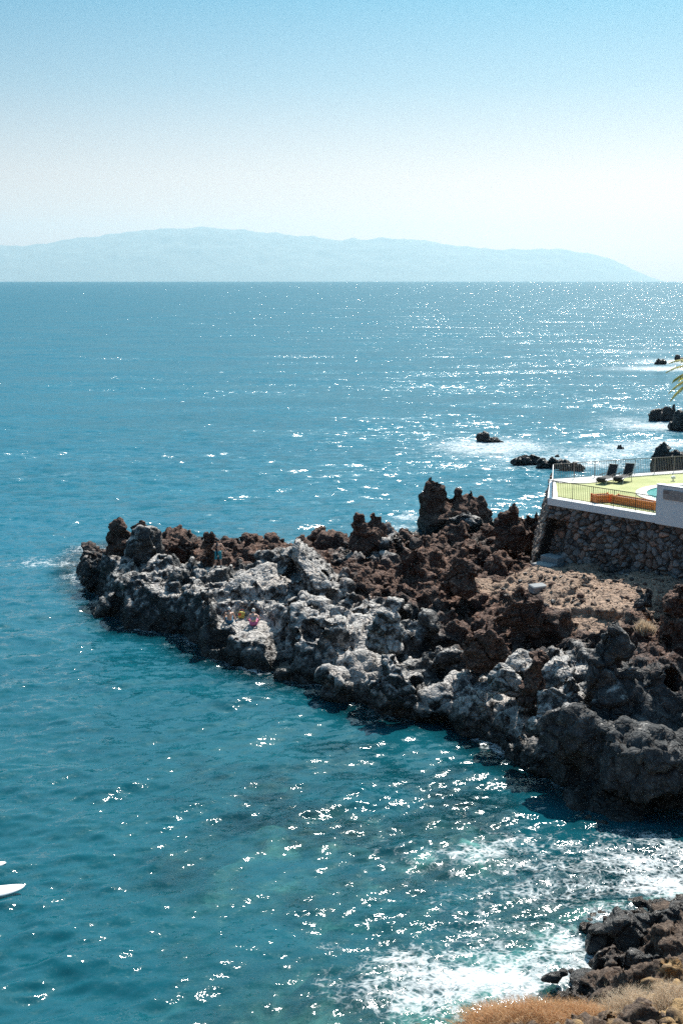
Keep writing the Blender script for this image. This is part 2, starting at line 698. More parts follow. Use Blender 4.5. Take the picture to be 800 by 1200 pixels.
M_stone = stone_wall_material()
M_white = simple("white_render", (0.74, 0.75, 0.76), 0.75, 0.05, 3.0, 0.15)
M_whitemetal = simple("white_painted_metal", (0.75, 0.76, 0.76), 0.45, 0.05, 5.0)
M_iron = simple("dark_iron", (0.028, 0.022, 0.02), 0.5, 0.25, 9.0)
M_greymetal = simple("grey_weathered_metal", (0.22, 0.19, 0.175), 0.55, 0.2, 9.0)
M_paving = simple("pale_paving", (0.55, 0.53, 0.50), 0.85, 0.12, 4.0, 0.2)
M_orange = simple("orange_timber", (0.82, 0.25, 0.06), 0.7, 0.25, 6.0, 0.2)
M_soil = simple("planter_soil", (0.09, 0.06, 0.04), 0.95, 0.3, 10.0, 0.4)
M_concrete = simple("grey_concrete", (0.23, 0.24, 0.245), 0.9, 0.2, 3.0, 0.3)
M_rust = simple("rusty_post", (0.10, 0.038, 0.022), 0.8, 0.3, 9.0, 0.2)
M_fabric = simple("black_mesh_fabric", (0.022, 0.022, 0.023), 0.85, 0.25, 30.0, 0.2)
M_alu = simple("silver_lounger_frame", (0.42, 0.41, 0.40), 0.4, 0.1, 9.0)
M_skin = simple("tanned_skin", (0.60, 0.34, 0.235), 0.55, 0.10, 14.0)
M_skin2 = simple("pink_skin", (0.64, 0.38, 0.28), 0.55, 0.10, 14.0)
M_darkhair = simple("dark_hair", (0.02, 0.015, 0.012), 0.6, 0.3, 60.0, 0.5)
M_greyhair = simple("white_grey_hair", (0.60, 0.56, 0.52), 0.7, 0.2, 60.0, 0.5)
M_teal = simple("teal_swim_shorts", (0.02, 0.24, 0.30), 0.8, 0.15, 20.0, 0.2)
M_navy = simple("dark_towel", (0.012, 0.014, 0.028), 0.95, 0.3, 40.0, 0.5)
M_blueshort = simple("blue_shorts", (0.03, 0.14, 0.24), 0.8, 0.15, 20.0, 0.2)
M_shoe = simple("blue_shoes", (0.03, 0.10, 0.15), 0.7, 0.2, 20.0)
M_pink = simple("pink_skirt", (0.56, 0.13, 0.29), 0.8, 0.2, 14.0, 0.2)
M_yellow = simple("yellow_bag_cloth", (0.56, 0.45, 0.09), 0.7, 0.15, 12.0, 0.3)
M_red = simple("red_bag_cloth", (0.45, 0.07, 0.04), 0.75, 0.2, 12.0, 0.3)
M_rope = simple("pale_rope", (0.34, 0.42, 0.40), 0.8, 0.15, 30.0)
M_board = simple("white_board_resin", (0.82, 0.83, 0.83), 0.25, 0.03, 3.0)
M_eye = simple("eye_dark", (0.03, 0.02, 0.02), 0.3, 0.1, 10.0)


def floral_material():
    t = NT("grey_blue_floral_top")
    v = t.vor(t.obj(), 22.0, 'F1', 'Color')
    t.set(Base_Color=t.mix(0.75, v, (0.25, 0.28, 0.36)), Roughness=0.8)
    return t.m


M_floral = floral_material()


def lawn_material():
    t = NT("dry_lawn")
    p = t.pos()
    c = t.ramp(t.noise(p, 0.7, 5, 0.65), (0.3, (0.31, 0.34, 0.14)), (0.65, (0.46, 0.47, 0.24)))
    c = t.mix(t.math('MULTIPLY', t.noise(p, 18.0, 4, 0.7), 0.5), c, (0.17, 0.19, 0.05))
    t.set(Base_Color=c, Roughness=0.95, Normal=t.bump(t.noise(p, 30.0, 3, 0.7), 0.6, 0.05))
    return t.m


M_lawn = lawn_material()


def mosaic_material():
    t = NT("stone_mosaic")
    p = t.obj()
    b = t.node('ShaderNodeTexBrick')
    t.link(p, b.inputs[0])
    b.inputs['Scale'].default_value = 1.0
    b.inputs['Brick Width'].default_value = 0.42
    b.inputs['Row Height'].default_value = 0.22
    b.inputs['Mortar Size'].default_value = 0.012
    b.inputs['Color1'].default_value = (0.16, 0.13, 0.12, 1)
    b.inputs['Color2'].default_value = (0.40, 0.37, 0.35, 1)
    b.inputs['Mortar'].default_value = (0.5, 0.5, 0.5, 1)
    red = t.mix(0.4, b.outputs[0], t.mix(t.noise(p, 7.0, 3), (0.10, 0.07, 0.06), (0.36, 0.25, 0.21)))
    t.set(Base_Color=red, Roughness=0.85)
    return t.m


M_mosaic = mosaic_material()


def leaf_material(name, a, b):
    t = NT(name)
    n = t.noise(t.pos(), 3.0, 3)
    c = t.mix(n, a, b)
    t.set(Base_Color=c, Roughness=0.6)
    tl = t.node('ShaderNodeBsdfTranslucent')
    t.link(c, tl.inputs[0])
    ms = t.node('ShaderNodeMixShader')
    ms.inputs[0].default_value = 0.35
    t.link(t.bsdf.outputs[0], ms.inputs[1])
    t.link(tl.outputs[0], ms.inputs[2])
    t.link(ms.outputs[0], t.out.inputs[0])
    return t.m


M_palm = leaf_material("palm_leaf", (0.24, 0.25, 0.03), (0.52, 0.44, 0.08))
M_trunk = simple("palm_trunk", (0.16, 0.11, 0.075), 0.9, 0.3, 6.0, 0.5)
M_shrub = leaf_material("rust_brown_twigs", (0.46, 0.26, 0.125), (0.72, 0.47, 0.26))
M_straw = leaf_material("straw_grass", (0.46, 0.34, 0.23), (0.68, 0.55, 0.40))
M_greengrass = leaf_material("pale_green_tuft", (0.20, 0.21, 0.09), (0.33, 0.33, 0.16))
M_orangegrass = leaf_material("orange_tuft", (0.32, 0.13, 0.05), (0.45, 0.2, 0.08))

# ------------------------------------------------------------------ far island
EARTH = 6371000.0


def island():
    D0 = 50000.0
    prof = [(-420, 330), (-330, 318), (-200, 303), (-100, 295), (0, 288), (28, 289), (50, 285), (75, 281), (100, 278), (125, 276), (150, 272), (200, 268),
            (240, 265), (290, 270), (340, 275), (400, 281), (450, 280), (490, 281), (540, 289), (590, 293), (620, 291), (660, 292),
            (700, 299), (730, 311), (748, 321), (762, 329), (775, 334)]
    nx, ny = 520, 70
    px = np.linspace(-420, 775, nx)
    top = np.interp(px, [a for a, b in prof], [b for a, b in prof])
    X = np.array([at_y(a, 329, D0).x for a in px])
    zr = np.array([(at_y(400, t_, D0).z) for t_ in top])
    drop = D0 * D0 / (2 * EARTH)
    v = []
    ys = np.linspace(-1, 1, ny)
    gx, gy = np.meshgrid(X, ys, indexing='ij')
    Y = D0 + gy * 5000.0
    hgt = (zr + drop)[:, None]
    cross = np.clip(1 - np.abs(gy) ** 1.25, 0, 1)
    pts = np.stack([gx.ravel() / 2200, Y.ravel() / 2200, np.zeros(gx.size)], 1)
    rg = 1 - np.abs(fbm(pts, 5, 0.55)).reshape(gx.shape)
    fine = fbm(pts * 3.1 + 9, 4, 0.6).reshape(gx.shape)
    amp = cross * (1 - cross) * 2.2
    Z = hgt * (cross ** 0.9 * (1 - 0.30 * amp * (1 - rg)) + 0.03 * fine * np.sqrt(cross)) + 24 * fine * (cross > .9) - drop
    Z -= 60 * (1 - cross)
    v = np.stack([gx.ravel(), Y.ravel(), Z.ravel()], 1)
    i = np.arange(nx * ny).reshape(nx, ny)
    q = np.stack([i[:-1, :-1].ravel(), i[1:, :-1].ravel(), i[1:, 1:].ravel(), i[:-1, 1:].ravel()], 1)
    t = NT("island_scrub")
    p = t.pos()
    c = t.ramp(t.noise(p, 0.001, 6, 0.6), (0.35, (0.045, 0.052, 0.050)), (0.65, (0.085, 0.085, 0.075)))
    t.set(Base_Color=c, Roughness=0.95)
    tag(link('distant_island', np_mesh('distant_island', v, q, t.m)), 'long hazy blue mountain island along the horizon', 'island', kind='structure')


island()

# ------------------------------------------------------------------ the headland: shore line and heights measured from the photograph
SHORE_PX = [(92, 672), (99, 690), (116, 700), (122, 715), (150, 735), (185, 742), (213, 745), (224, 757), (250, 772), (300, 787), (345, 797), (382, 805),
            (410, 822), (440, 836), (485, 842), (520, 840), (545, 850), (580, 876), (610, 897), (640, 914), (680, 930), (720, 940), (800, 950)]
shore = [at_z(a, b, 0)[:2] for a, b in SHORE_PX]
shore += [Vector((20, 41)), Vector((24, 34)), Vector((40, 34)), Vector((40, 104)), Vector((30, 97)), Vector((22, 96))]
shore += [at_z(a, b, 0)[:2] for a, b in [(625, 612), (600, 612), (575, 618), (500, 627), (470, 632), (440, 640), (400, 645), (360, 648), (330, 646), (290, 638), (240, 634),
                                         (200, 634), (165, 634), (130, 638), (104, 645), (93, 655)]]
SHORE = [(p[0], p[1]) for p in shore]

HP = [  # px, py, z, brown, pale, dirt
    (105, 652, 1.1, .4, .3, 0), (125, 662, 1.4, .3, .4, 0), (140, 643, 2.2, .6, .3, 0), (175, 640, 2.3, .6, .2, 0), (205, 640, 2.2, .9, 0, 0),
    (150, 660, 2.4, .1, .6, 0), (190, 665, 2.5, .1, .6, 0), (230, 655, 2.9, .5, .4, 0), (140, 684, 2.0, 0, .4, 0), (180, 688, 2.1, 0, .5, 0), (215, 692, 2.2, 0, .5, 0),
    (255, 664, 3.0, 0, .3, 0), (245, 642, 3.2, 1, 0, 0), (290, 645, 3.1, 1, 0, 0), (330, 652, 2.7, 1, 0, 0), (352, 662, 2.5, .6, .4, 0),
    (290, 680, 2.8, 0, .9, 0), (330, 690, 2.6, 0, .9, 0), (262, 692, 2.6, 0, .7, 0), (300, 708, 2.4, 0, .7, 0), (340, 716, 2.3, 0, .8, 0),
    (240, 715, 2.3, 0, .3, 0), (325, 730, 2.3, 0, .6, 0), (285, 735, 2.3, 0, .6, 0), (358, 752, 2.0, 0, .5, 0), (380, 765, 1.6, 0, .8, 0),
    (380, 657, 2.7, .9, .2, 0), (412, 655, 3.0, 1, 0, 0), (390, 695, 2.5, 0, .9, 0), (400, 730, 2.3, 0, .8, 0), (430, 720, 2.4, 0, .9, 0),
    (430, 645, 2.3, .1, .8, 0), (455, 650, 2.2, .1, .7, 0), (450, 688, 3.2, .95, .1, 0), (480, 668, 3.4, 1, 0, 0), (505, 648, 3.0, 1, 0, 0), (470, 642, 2.0, .6, .3, 0),
    (452, 730, 2.6, 0, .9, 0), (445, 770, 1.8, 0, .95, 0), (495, 770, 1.0, .1, .3, 0), (480, 800, 1.2, 0, .85, 0), (500, 725, 1.8, .2, .3, 0), (515, 790, 1.1, .1, .3, 0),
    (520, 690, 2.9, 1, 0, 0), (540, 720, 2.6, .8, .1, 0), (560, 660, 2.9, 1, 0, .2), (600, 645, 2.6, .7, .2, 0), (585, 622, 1.3, .8, 0, 0), (620, 625, 1.6, .8, 0, 0),
    (575, 672, 3.2, .9, 0, .9), (590, 700, 3.3, .9, 0, .1), (615, 668, 3.5, .2, 0, 1.0), (660, 690, 3.8, .3, 0, 1.0), (720, 690, 3.9, .3, 0, 1.0), (770, 690, 4.0, .4, 0, .9),
    (660, 712, 3.7, .5, .1, .8), (700, 715, 3.8, .5, .1, .8), (740, 715, 3.9, .5, .1, .7),
    (570, 745, 2.5, .8, .1, 0), (540, 790, 1.3, .1, .5, 0), (560, 815, 1.0, 0, .7, 0), (600, 740, 2.8, .8, 0, 0), (600, 780, 2.1, .3, .6, 0), (600, 830, 1.4, 0, .7, 0),
    (640, 730, 3.4, .7, .1, .1), (650, 765, 2.9, .2, .5, .2), (640, 800, 2.2, .2, .7, 0), (665, 840, 1.8, 0, .65, 0), (700, 740, 3.7, .5, .2, .3), (710, 780, 3.2, .2, .25, 0),
    (720, 850, 2.2, .1, -.05, 0), (790, 700, 4.3, 1, 0, .1), (770, 740, 4.1, 1, 0, .1), (780, 785, 3.6, .8, .0, 0), (790, 850, 2.4, .2, -.1, 0), (760, 880, 1.6, .1, -.1, 0)]
_hp = [(*at_z(a, b, z)[:2], z, br, pa, di) for a, b, z, br, pa, di in HP]
_hp += [(17, 48, 4.0, .6, .1, 0), (22, 55, 4.5, .6, .1, .3), (30, 60, 5, .5, 0, .6), (36, 45, 5, .5, 0, .4), (20, 85, 2.2, .8, 0, 0), (28, 85, 3.0, .6, 0, 0), (36, 80, 4.0, .5, 0, .3), (34, 95, 1.0, .5, 0, 0),
        (16, 72, 3.0, .5, 0, .2), (22, 72, 3.4, .5, 0, .5), (15, 84, 1.8, .8, 0, 0)]
_hp = np.array(_hp, np.float64)

LEDGE = [tuple(at_z(a, b, 1.5)[:2]) for a, b in [(222, 756), (238, 740), (258, 728), (283, 722), (312, 726), (330, 735), (338, 750), (330, 800), (300, 800), (260, 790), (228, 775)]]

# flat standing places (people and bags)
STAND = at_z(256, 664, 2.95)
SIT_M = at_z(269, 730, 1.5)
SIT_W = at_z(297, 732, 1.55)
BAG = at_z(283, 724, 1.5)
PADS = [(STAND.x, STAND.y, 2.95, 0.7), (SIT_M.x, SIT_M.y + .3, 1.5, 0.6), (SIT_W.x, SIT_W.y + .3, 1.55, 0.6), (BAG.x, BAG.y, 1.5, 0.3)]


def rbf_fit(pts, vals):
    d = np.linalg.norm(pts[:, None] - pts[None], axis=2)
    A = np.zeros((len(pts) + 3,) * 2)
    A[:-3, :-3] = d - np.eye(len(pts)) * 0.25
    A[:-3, -3] = 1
    A[:-3, -2:] = pts
    A[-3:, :-3] = A[:-3, -3:].T
    return np.linalg.solve(A, np.concatenate([vals, [0, 0, 0]]))


_xy = _hp[:, :2]
_w = [rbf_fit(_xy, _hp[:, k]) for k in (2, 3, 4, 5)]


def field(x, y):
    """height, brown, pale, dirt at world points (1-D arrays)"""
    out = [np.zeros(len(x)) for _ in range(4)]
    for s0 in range(0, len(x), 40000):
        sl = slice(s0, s0 + 40000)
        d = np.sqrt((x[sl, None] - _xy[None, :, 0]) ** 2 + (y[sl, None] - _xy[None, :, 1]) ** 2)
        for k in range(4):
            w = _w[k]
            out[k][sl] = d @ w[:-3] + w[-3] + w[-2] * x[sl] + w[-1] * y[sl]
    return out


def poly_rock_sdf(gx, gy, gz, c, r, rng, planes=11, jit=0.30, taper=0.2):
    """a convex angular block"""
    n = rng.normal(size=(planes, 3))
    n /= np.linalg.norm(n, axis=1)[:, None]
    ax = np.array([[1, 0, 0], [-1, 0, 0], [0, 1, 0], [0, -1, 0], [0, 0, 1], [0, 0, -1]]) + rng.normal(size=(6, 3)) * .25
    ax /= np.linalg.norm(ax, axis=1)[:, None]
    n = np.concatenate([n, ax])
    d = rng.uniform(1 - jit, 1 + jit * 0.5, len(n))
    pz = (gz - c[2]) / r[2]
    tp = 1 - taper * np.clip(pz * .5 + .5, 0, 1)
    px, py = (gx - c[0]) / (r[0] * tp), (gy - c[1]) / (r[1] * tp)
    f = np.full(np.broadcast(px, py, pz).shape, -9.0, np.float32)
    for k in range(len(n)):
        f = np.maximum(f, n[k, 0] * px + n[k, 1] * py + n[k, 2] * pz - d[k])
    ball = np.sqrt(px * px + py * py + pz * pz) - 1.0
    f = np.maximum(f, ball - .12) * 0.93 + ball * 0.07
    return f * min(r)


def smin(a, b, k):
    h = np.clip(0.5 + 0.5 * (b - a) / k, 0, 1)
    return b * (1 - h) + a * h - k * h * (1 - h)


def clinker(v, nrm, amp, seed=0.0, calm=None, jag=0.4):
    """rough lava relief: broken blocks, creases and fractal crust"""
    q = v + seed
    warp = np.stack([perlin(q * .9), perlin(q * .9 + 31), perlin(q * .9 + 77)], 1)
    b1, e1 = slabs(q / 1.25 + .30 * warp, 1.1, .6)
    b2, e2 = slabs(q / .48 + .25 * warp + 4, 1.1, .6)
    r = 1 - np.abs(perlin(q / 1.5 + 5)) * 2
    fine = sstep(-.5, .5, perlin(q / 2.6 + 60))
    d = 0.38 * b1 + 0.11 * b2 * (.3 + fine) * (.6 + .5 * jag) - .20 * (1 - sstep(0, .11, e1)) - .07 * (1 - sstep(0, .12, e2)) + .035 * np.sin(q[:, 2] * 8 + 5 * warp[:, 0] + q[:, 0] * .8) + (.06 + .20 * jag) * (1 - np.abs(2.2 * perlin(q / 1.05 + 12)) - .5) * (.6 + .8 * (r > 0)) + .05 * jag * (.5 - np.abs(3 * perlin(q / .4 + 3))) + (0.085 * perlin(q / 0.42) + 0.05 * perlin(q / 0.21)) * (.25 + fine) * (.45 + .65 * jag)
    if calm is not None:
        d = d * calm
    return v + nrm * (d * amp)[:, None]


def subdivide(v, q):
    """one split of every quad into four"""
    e = np.concatenate([q[:, [0, 1]], q[:, [1, 2]], q[:, [2, 3]], q[:, [3, 0]]])
    es = np.sort(e, 1)
    key = es[:, 0].astype(np.int64) * len(v) + es[:, 1]
    u, inv = np.unique(key, return_inverse=True)
    mid = (v[u // len(v)] + v[u % len(v)]) / 2
    n, m = len(v), len(q)
    em = (n + inv).reshape(4, m)
    cen = n + len(u) + np.arange(m)
    V = np.concatenate([v, mid, v[q].mean(1)]).astype(np.float32)
    Q = np.concatenate([np.stack([q[:, 0], em[0], cen, em[3]], 1), np.stack([em[0], q[:, 1], em[1], cen], 1),
                        np.stack([cen, em[1], q[:, 2], em[2]], 1), np.stack([em[3], cen, em[2], q[:, 3]], 1)])
    return V, Q


def land(xs, ys, zs, h2, shore_d, n_rocks, n_holes, rng, rsize, keep=None, hole_r=(0.35, 1.0), slope=0.7):
    """field of a rocky heightfield with blocks heaped on it and hollows cut into it"""
    hs = xs[1] - xs[0]
    f = ((zs[None, None, :] - h2[:, :, None]) * slope).astype(np.float32)
    nx, ny, nz = f.shape

    def region(c, r):
        lo = [max(0, int((c[k] - r[k] * 1.3 - a[0]) / hs)) for k, a in enumerate((xs, ys, zs))]
        hi = [min(s, int((c[k] + r[k] * 1.3 - a[0]) / hs) + 2) for k, (a, s) in enumerate(((xs, nx), (ys, ny), (zs, nz)))]
        if any(l >= h_ for l, h_ in zip(lo, hi)):
            return None
        sl = tuple(slice(l, h_) for l, h_ in zip(lo, hi))
        return sl, xs[sl[0]][:, None, None], ys[sl[1]][None, :, None], zs[sl[2]][None, None, :]
    cand = np.argwhere(shore_d > -0.5)
    for k in range(n_rocks):
        tpr = 0.25
        i, j = cand[rng.randint(len(cand))]
        x, y = xs[i] + rng.uniform(-.1, .1), ys[j] + rng.uniform(-.1, .1)
        s = rsize(x, y, rng)
        if s is None:
            continue
        if isinstance(s, tuple):
            s, tpr = s
        r = np.array([s * rng.uniform(.7, 1.35), s * rng.uniform(.7, 1.35), s * rng.uniform(.55, 1.15)])
        if tpr > .4:
            r[2] *= 1.15
        c = np.array([x, y, h2[i, j] + r[2] * rng.uniform(-.35, .35)])
        g = region(c, r)
        if g:
            sl, gx, gy, gz = g
            lx, ly = rng.normal(size=2) * .35
            f[sl] = smin(f[sl], poly_rock_sdf(gx - lx * (gz - c[2]), gy - ly * (gz - c[2]), gz, c, r, rng, taper=tpr), 0.05)
    cand = np.argwhere((shore_d > 0.2))
    for k in range(n_holes):
        i, j = cand[rng.randint(len(cand))]
        x, y = xs[i], ys[j]
        if keep is not None and keep(x, y, i, j):
            continue
        s = rng.uniform(*hole_r)
        r = np.array([s * rng.uniform(.5, 1.1), s * rng.uniform(.5, 1.2), s * rng.uniform(.6, 1.3)])
        c = np.array([x, y, h2[i, j] + rng.uniform(-.2, .35) * r[2]])
        g = region(c, r)
        if g:
            sl, gx, gy, gz = g
            f[sl] = -smin(-f[sl], poly_rock_sdf(gx, gy, gz, c, r, rng, 9), 0.05)
    return f


HEAD = {}


def headland():
    rng = np.random.RandomState(21)
    hs = 0.15
    xs = np.arange(-18.5, 34, hs)
    ys = np.arange(41.5, 104, hs)
    zs = np.arange(-1.35, 7.0, hs)
    gx, gy = np.meshgrid(xs, ys, indexing='ij')
    fx, fy = gx.ravel(), gy.ravel()
    h, br, pa, di = field(fx, fy)
    p2 = np.stack([fx, fy, np.zeros_like(fx)], 1)
    wob = fbm(p2 / 2.6, 3)
    sd = poly_sd(fx, fy, SHORE) + 0.55 * wob
    cliffw = 0.75 + 0.5 * perlin(p2 / 4.0 + 40)
    sl1, se1 = slabs(p2 / 2.8 + .3 * np.stack([perlin(p2 * .5), perlin(p2 * .5 + 9), 0 * fx], 1), 1.5, .8)
    sl2, se2 = slabs(p2 / 1.0 + 5, 1.2, .6)
    crag = sstep(.25, .75, br)
    big = fbm(p2 / 3.4 + 11, 3, .55)
    firm = 1 - .6 * sstep(.4, .8, di)
    h2 = (h + firm * (0.30 * big + (.95 + .1 * crag) * sl1 + (.16 + .25 * crag) * sl2 - .35 * (1 - sstep(0, .10, se1))) + .15 - .85 * crag) * sstep(-0.1, 1, sd / np.maximum(cliffw, .35)) ** 0.6
    led = poly_sd(fx, fy, LEDGE) + .25 * perlin(p2 / 1.1)
    lk = sstep(-.25, .35, led) * sstep(-.1, .5, sd)
    h2 = h2 * (1 - lk) + lk * (1.40 + .10 * sl1 + .12 * perlin(p2 / 1.6 + 3))
    out = sd < 0
    h2 = np.where(out, -0.25 + 1.3 * sd, h2)
    for (cx, cy_, cz, r) in PADS:
        d = np.hypot(fx - cx, fy - cy_)
        k = 1 - sstep(r * .8, r * 1.9, d)
        h2 = h2 * (1 - k) + (cz - .03) * k
    # level ground under the terrace and its forecourt stays smooth
    h2 = h2.reshape(gx.shape)
    sd = sd.reshape(gx.shape)
    di2 = di.reshape(gx.shape)
    br2 = br.reshape(gx.shape)

    def keep(x, y, i, j):
        return di2[i, j] > .4 or any(math.hypot(x - a, y - b) < r + 1.1 for a, b, c, r in PADS)

    def size(x, y, rg):
        i, j = int((x - xs[0]) / hs), int((y - ys[0]) / hs)
        i, j = min(max(i, 0), len(xs) - 1), min(max(j, 0), len(ys) - 1)
        if x > 24 and rg.rand() < .7:
            return None
        if di2[i, j] > 0.45:
            return rg.uniform(.10, .30)
        s = (0.36 if br2[i, j] > .5 else .5) + 1.35 * rg.rand() ** 2.6
        if br2[i, j] < .4 and rg.rand() < .45:
            return None
        s = (s * (.8 if br2[i, j] > .5 else 1.0), .5 if br2[i, j] > .5 and rg.rand() < .3 else .2)
        if SIT_M.x - 1.3 < x < SIT_W.x + 1.3 and SIT_M.y - 4 < y < SIT_M.y + 1.2:
            return None
        if any(math.hypot(x - a, y - b) < r + s[0] * 1.5 for a, b, c, r in PADS):
            return None
        return s
    f = land(xs, ys, zs, h2, sd, 1000, 430, rng, size, keep, (.4, 1.35), slope=.6)
    v, q = surface_nets(f, (xs[0], ys[0], zs[0]), hs)
    calm = np.ones(len(v))
    for (cx, cy_, cz, r) in PADS:
        calm *= sstep(r * .7, r * 1.8, np.hypot(v[:, 0] - cx, v[:, 1] - cy_)) * .75 + .25
    _, br, pa, di = field(v[:, 0].astype(float), v[:, 1].astype(float))
    calm *= 1 - 0.55 * sstep(.4, .8, di)
    n = vnormals(v, q)
    v = clinker(v, n, 1.0, 0.0, calm, np.clip(br, 0, 1))
    HEAD['v'] = v
    HEAD['clearance'] = None
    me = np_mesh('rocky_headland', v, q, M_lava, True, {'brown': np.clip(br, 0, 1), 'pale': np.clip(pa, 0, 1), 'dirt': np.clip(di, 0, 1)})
    tag(link('rocky_headland', me), 'grey and brown volcanic headland running out into the sea', 'headland', kind='structure')
    return xs, ys, h2, sd


def ground_z(x, y, r=0.18):
    v = HEAD['v']
    m = (np.abs(v[:, 0] - x) < r) & (np.abs(v[:, 1] - y) < r)
    return float(np.percentile(v[m, 2], 85)) if m.any() else 0.0


headland()


# ------------------------------------------------------------------ single boulders
def rock_object(name, label, cat, loc, lobes, seed, brown, pale, mat=None, group=None, voxel=None, rough=1.0, dirt=0.0):
    """lobes: (cx, cy, cz, rx, ry, rz) in metres round the base point"""
    rng = np.random.RandomState(seed)
    L = np.array(lobes, float)
    lo = (L[:, :3] - L[:, 3:6] * 1.25).min(0) - .15
    hi = (L[:, :3] + L[:, 3:6] * 1.25).max(0) + .15
    ext = (hi - lo).max()
    hs = voxel or max(0.04, ext / 58)
    ax = [np.arange(lo[k], hi[k] + hs, hs) for k in range(3)]
    g = np.meshgrid(*ax, indexing='ij')
    f = np.full(g[0].shape, 9.0, np.float32)
    for l in L:
        f = smin(f, poly_rock_sdf(g[0], g[1], g[2], l[:3], l[3:6], rng, taper=l[6]), 0.045 * ext / 2)
    v, q = surface_nets(f, lo, hs)
    n = vnormals(v, q)
    v = clinker(v, n, rough * min(1.0, .35 + ext / 5), seed * 3.7, None, brown)
    one = np.ones(len(v))
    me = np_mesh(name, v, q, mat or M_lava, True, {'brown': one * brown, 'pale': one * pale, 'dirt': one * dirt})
    o = link(name, me, None, loc)
    return tag(o, label, cat, group)


def lobes_from_px(base, pts):
    """pts: (px, py_top, w_px, h_px, dy m, depth ratio) -> lobes relative to the base point, standing at the base's distance + dy"""
    out = []
    for (px, py, w, h, dy, dr, *tp) in pts:
        p = at_y(px, py + h / 2.0, base.y + dy)
        m = mpp(p)
        out.append((p.x - base.x, p.y - base.y, p.z - base.z, w / 2 * m, w / 2 * m * dr, h / 2 * m, tp[0] if tp else .3))
    return out


def boulder(label, px, py, z, pts, seed, brown, pale, name='boulder', group='single boulders on the headland', mat=None, cat='boulder', rough=1.0):
    b = at_z(px, py, z)
    return rock_object(name, label, cat, b, lobes_from_px(b, pts), seed, brown, pale, mat, group, rough=rough)


boulder('tall dark spire of lava, the higher of two at the seaward tip', 140, 655, 2.2,
        [(139, 606, 46, 72, -.7, .9, .68), (133, 616, 30, 56, -.6, .9, .5), (150, 622, 30, 46, -.6, 1, .5)], 3, .75, 0, rough=.75)
boulder('shorter dark horn of lava right of the tall tip spire', 167, 652, 2.3,
        [(167, 610, 42, 66, -1.3, .9, .6), (161, 612, 26, 56, -1.2, .9, .55), (179, 624, 32, 44, -1.2, 1, .5)], 4, .75, 0, rough=.75)
boulder('rounded reddish brown boulder between tip spires and standing man', 212, 648, 2.3,
        [(212, 628, 25, 26, 0, 1.1), (202, 636, 22, 20, 0, 1), (222, 636, 14, 16, 0, 1)], 5, 1, 0)
boulder('black upright slab beside the standing man', 245, 662, 3.0,
        [(246, 626, 20, 36, .35, .8), (241, 624, 12, 24, .35, .8), (250, 622, 12, 16, .35, 1), (244, 644, 20, 24, .3, 1)], 6, .65, 0)
boulder('forked brown rock leaning left on the rear shore', 438, 642, 2.3,
        [(421, 602, 24, 44, 0, .9, .3), (438, 598, 22, 40, .2, .9, .4), (447, 612, 24, 36, .2, 1, .5), (432, 616, 48, 36, 0, 1, .2)], 8, .85, .1, rough=.75)
boulder('largest jagged brown crag standing in the sea behind headland', 530, 618, 0.2,
        [(510, 562, 46, 70, 0, .9, .3), (505, 559, 20, 40, 0, .9, .5), (535, 571, 26, 40, 0, .9, .45), (551, 574, 18, 40, 0, .9, .45), (563, 578, 22, 46, 0, .9, .35), (538, 582, 74, 50, .3, .9, .15),
         (524, 596, 78, 38, -.4, .9, .1)], 9, .8, .1, name='sea_crag', cat='sea rock', rough=.8)
boulder('low smooth grey rock lapped by water before the jagged crag', 543, 622, 0.2,
        [(543, 600, 42, 24, -.4, .8), (556, 602, 26, 22, -.3, .8), (530, 606, 24, 18, -.5, .8)], 10, .2, .5)
boulder('dark pointed rock nearest the left of the stone terrace', 608, 645, 2.2,
        [(590, 597, 32, 50, .5, 1, .4), (603, 587, 16, 34, .5, 1, .5), (601, 604, 38, 46, .3, 1, .25)], 11, .75, 0, rough=.75)
boulder('second pointed rock half behind the terrace corner', 625, 640, 2.2,
        [(618, 605, 24, 40, 1.5, 1, .4), (627, 600, 22, 44, 1.6, 1, .4), (624, 616, 38, 36, 1.2, 1, .2)], 12, .85, 0, rough=.75)
boulder('big dark brown boulder crowning the middle of the ridge', 539, 700, 2.6,
        [(540, 651, 38, 46, 0, .9), (527, 660, 26, 40, 0, .9), (552, 662, 20, 38, 0, .9), (541, 672, 44, 30, 0, 1)], 13, .9, 0)
boulder('brown crusted boulder above the pale round one', 566, 788, 2.1,
        [(566, 733, 48, 46, 0, .9), (550, 742, 30, 40, 0, .9), (584, 744, 30, 34, 0, 1), (566, 756, 56, 30, .3, 1)], 14, .8, .05)
boulder('pale grey round boulder lodged low on the cliff', 590, 820, 1.8,
        [(590, 775, 38, 40, 0, .9), (598, 784, 28, 36, 0, .9), (580, 786, 22, 26, 0, 1)], 15, 0, .95, rough=.6)
boulder('lumpy reddish block right of the pale round boulder', 626, 836, 1.9,
        [(628, 772, 30, 44, .2, .9), (620, 792, 32, 36, 0, .9), (632, 760, 20, 26, .5, 1), (618, 812, 30, 16, 0, 1)], 16, 1, 0)
boulder('dark rounded boulder below the dirt forecourt', 607, 742, 2.9,
        [(608, 690, 44, 46, 0, .9), (624, 700, 34, 42, 0, .9), (596, 704, 28, 34, 0, 1)], 17, .7, .05)
boulder('pale wrinkled hump at the centre of the grey rocks', 454, 772, 1.9,
        [(452, 709, 34, 44, 0, .9), (462, 716, 24, 44, 0, .9), (440, 724, 26, 40, 0, .9), (454, 740, 36, 30, 0, 1)], 18, 0, .95, rough=.7)
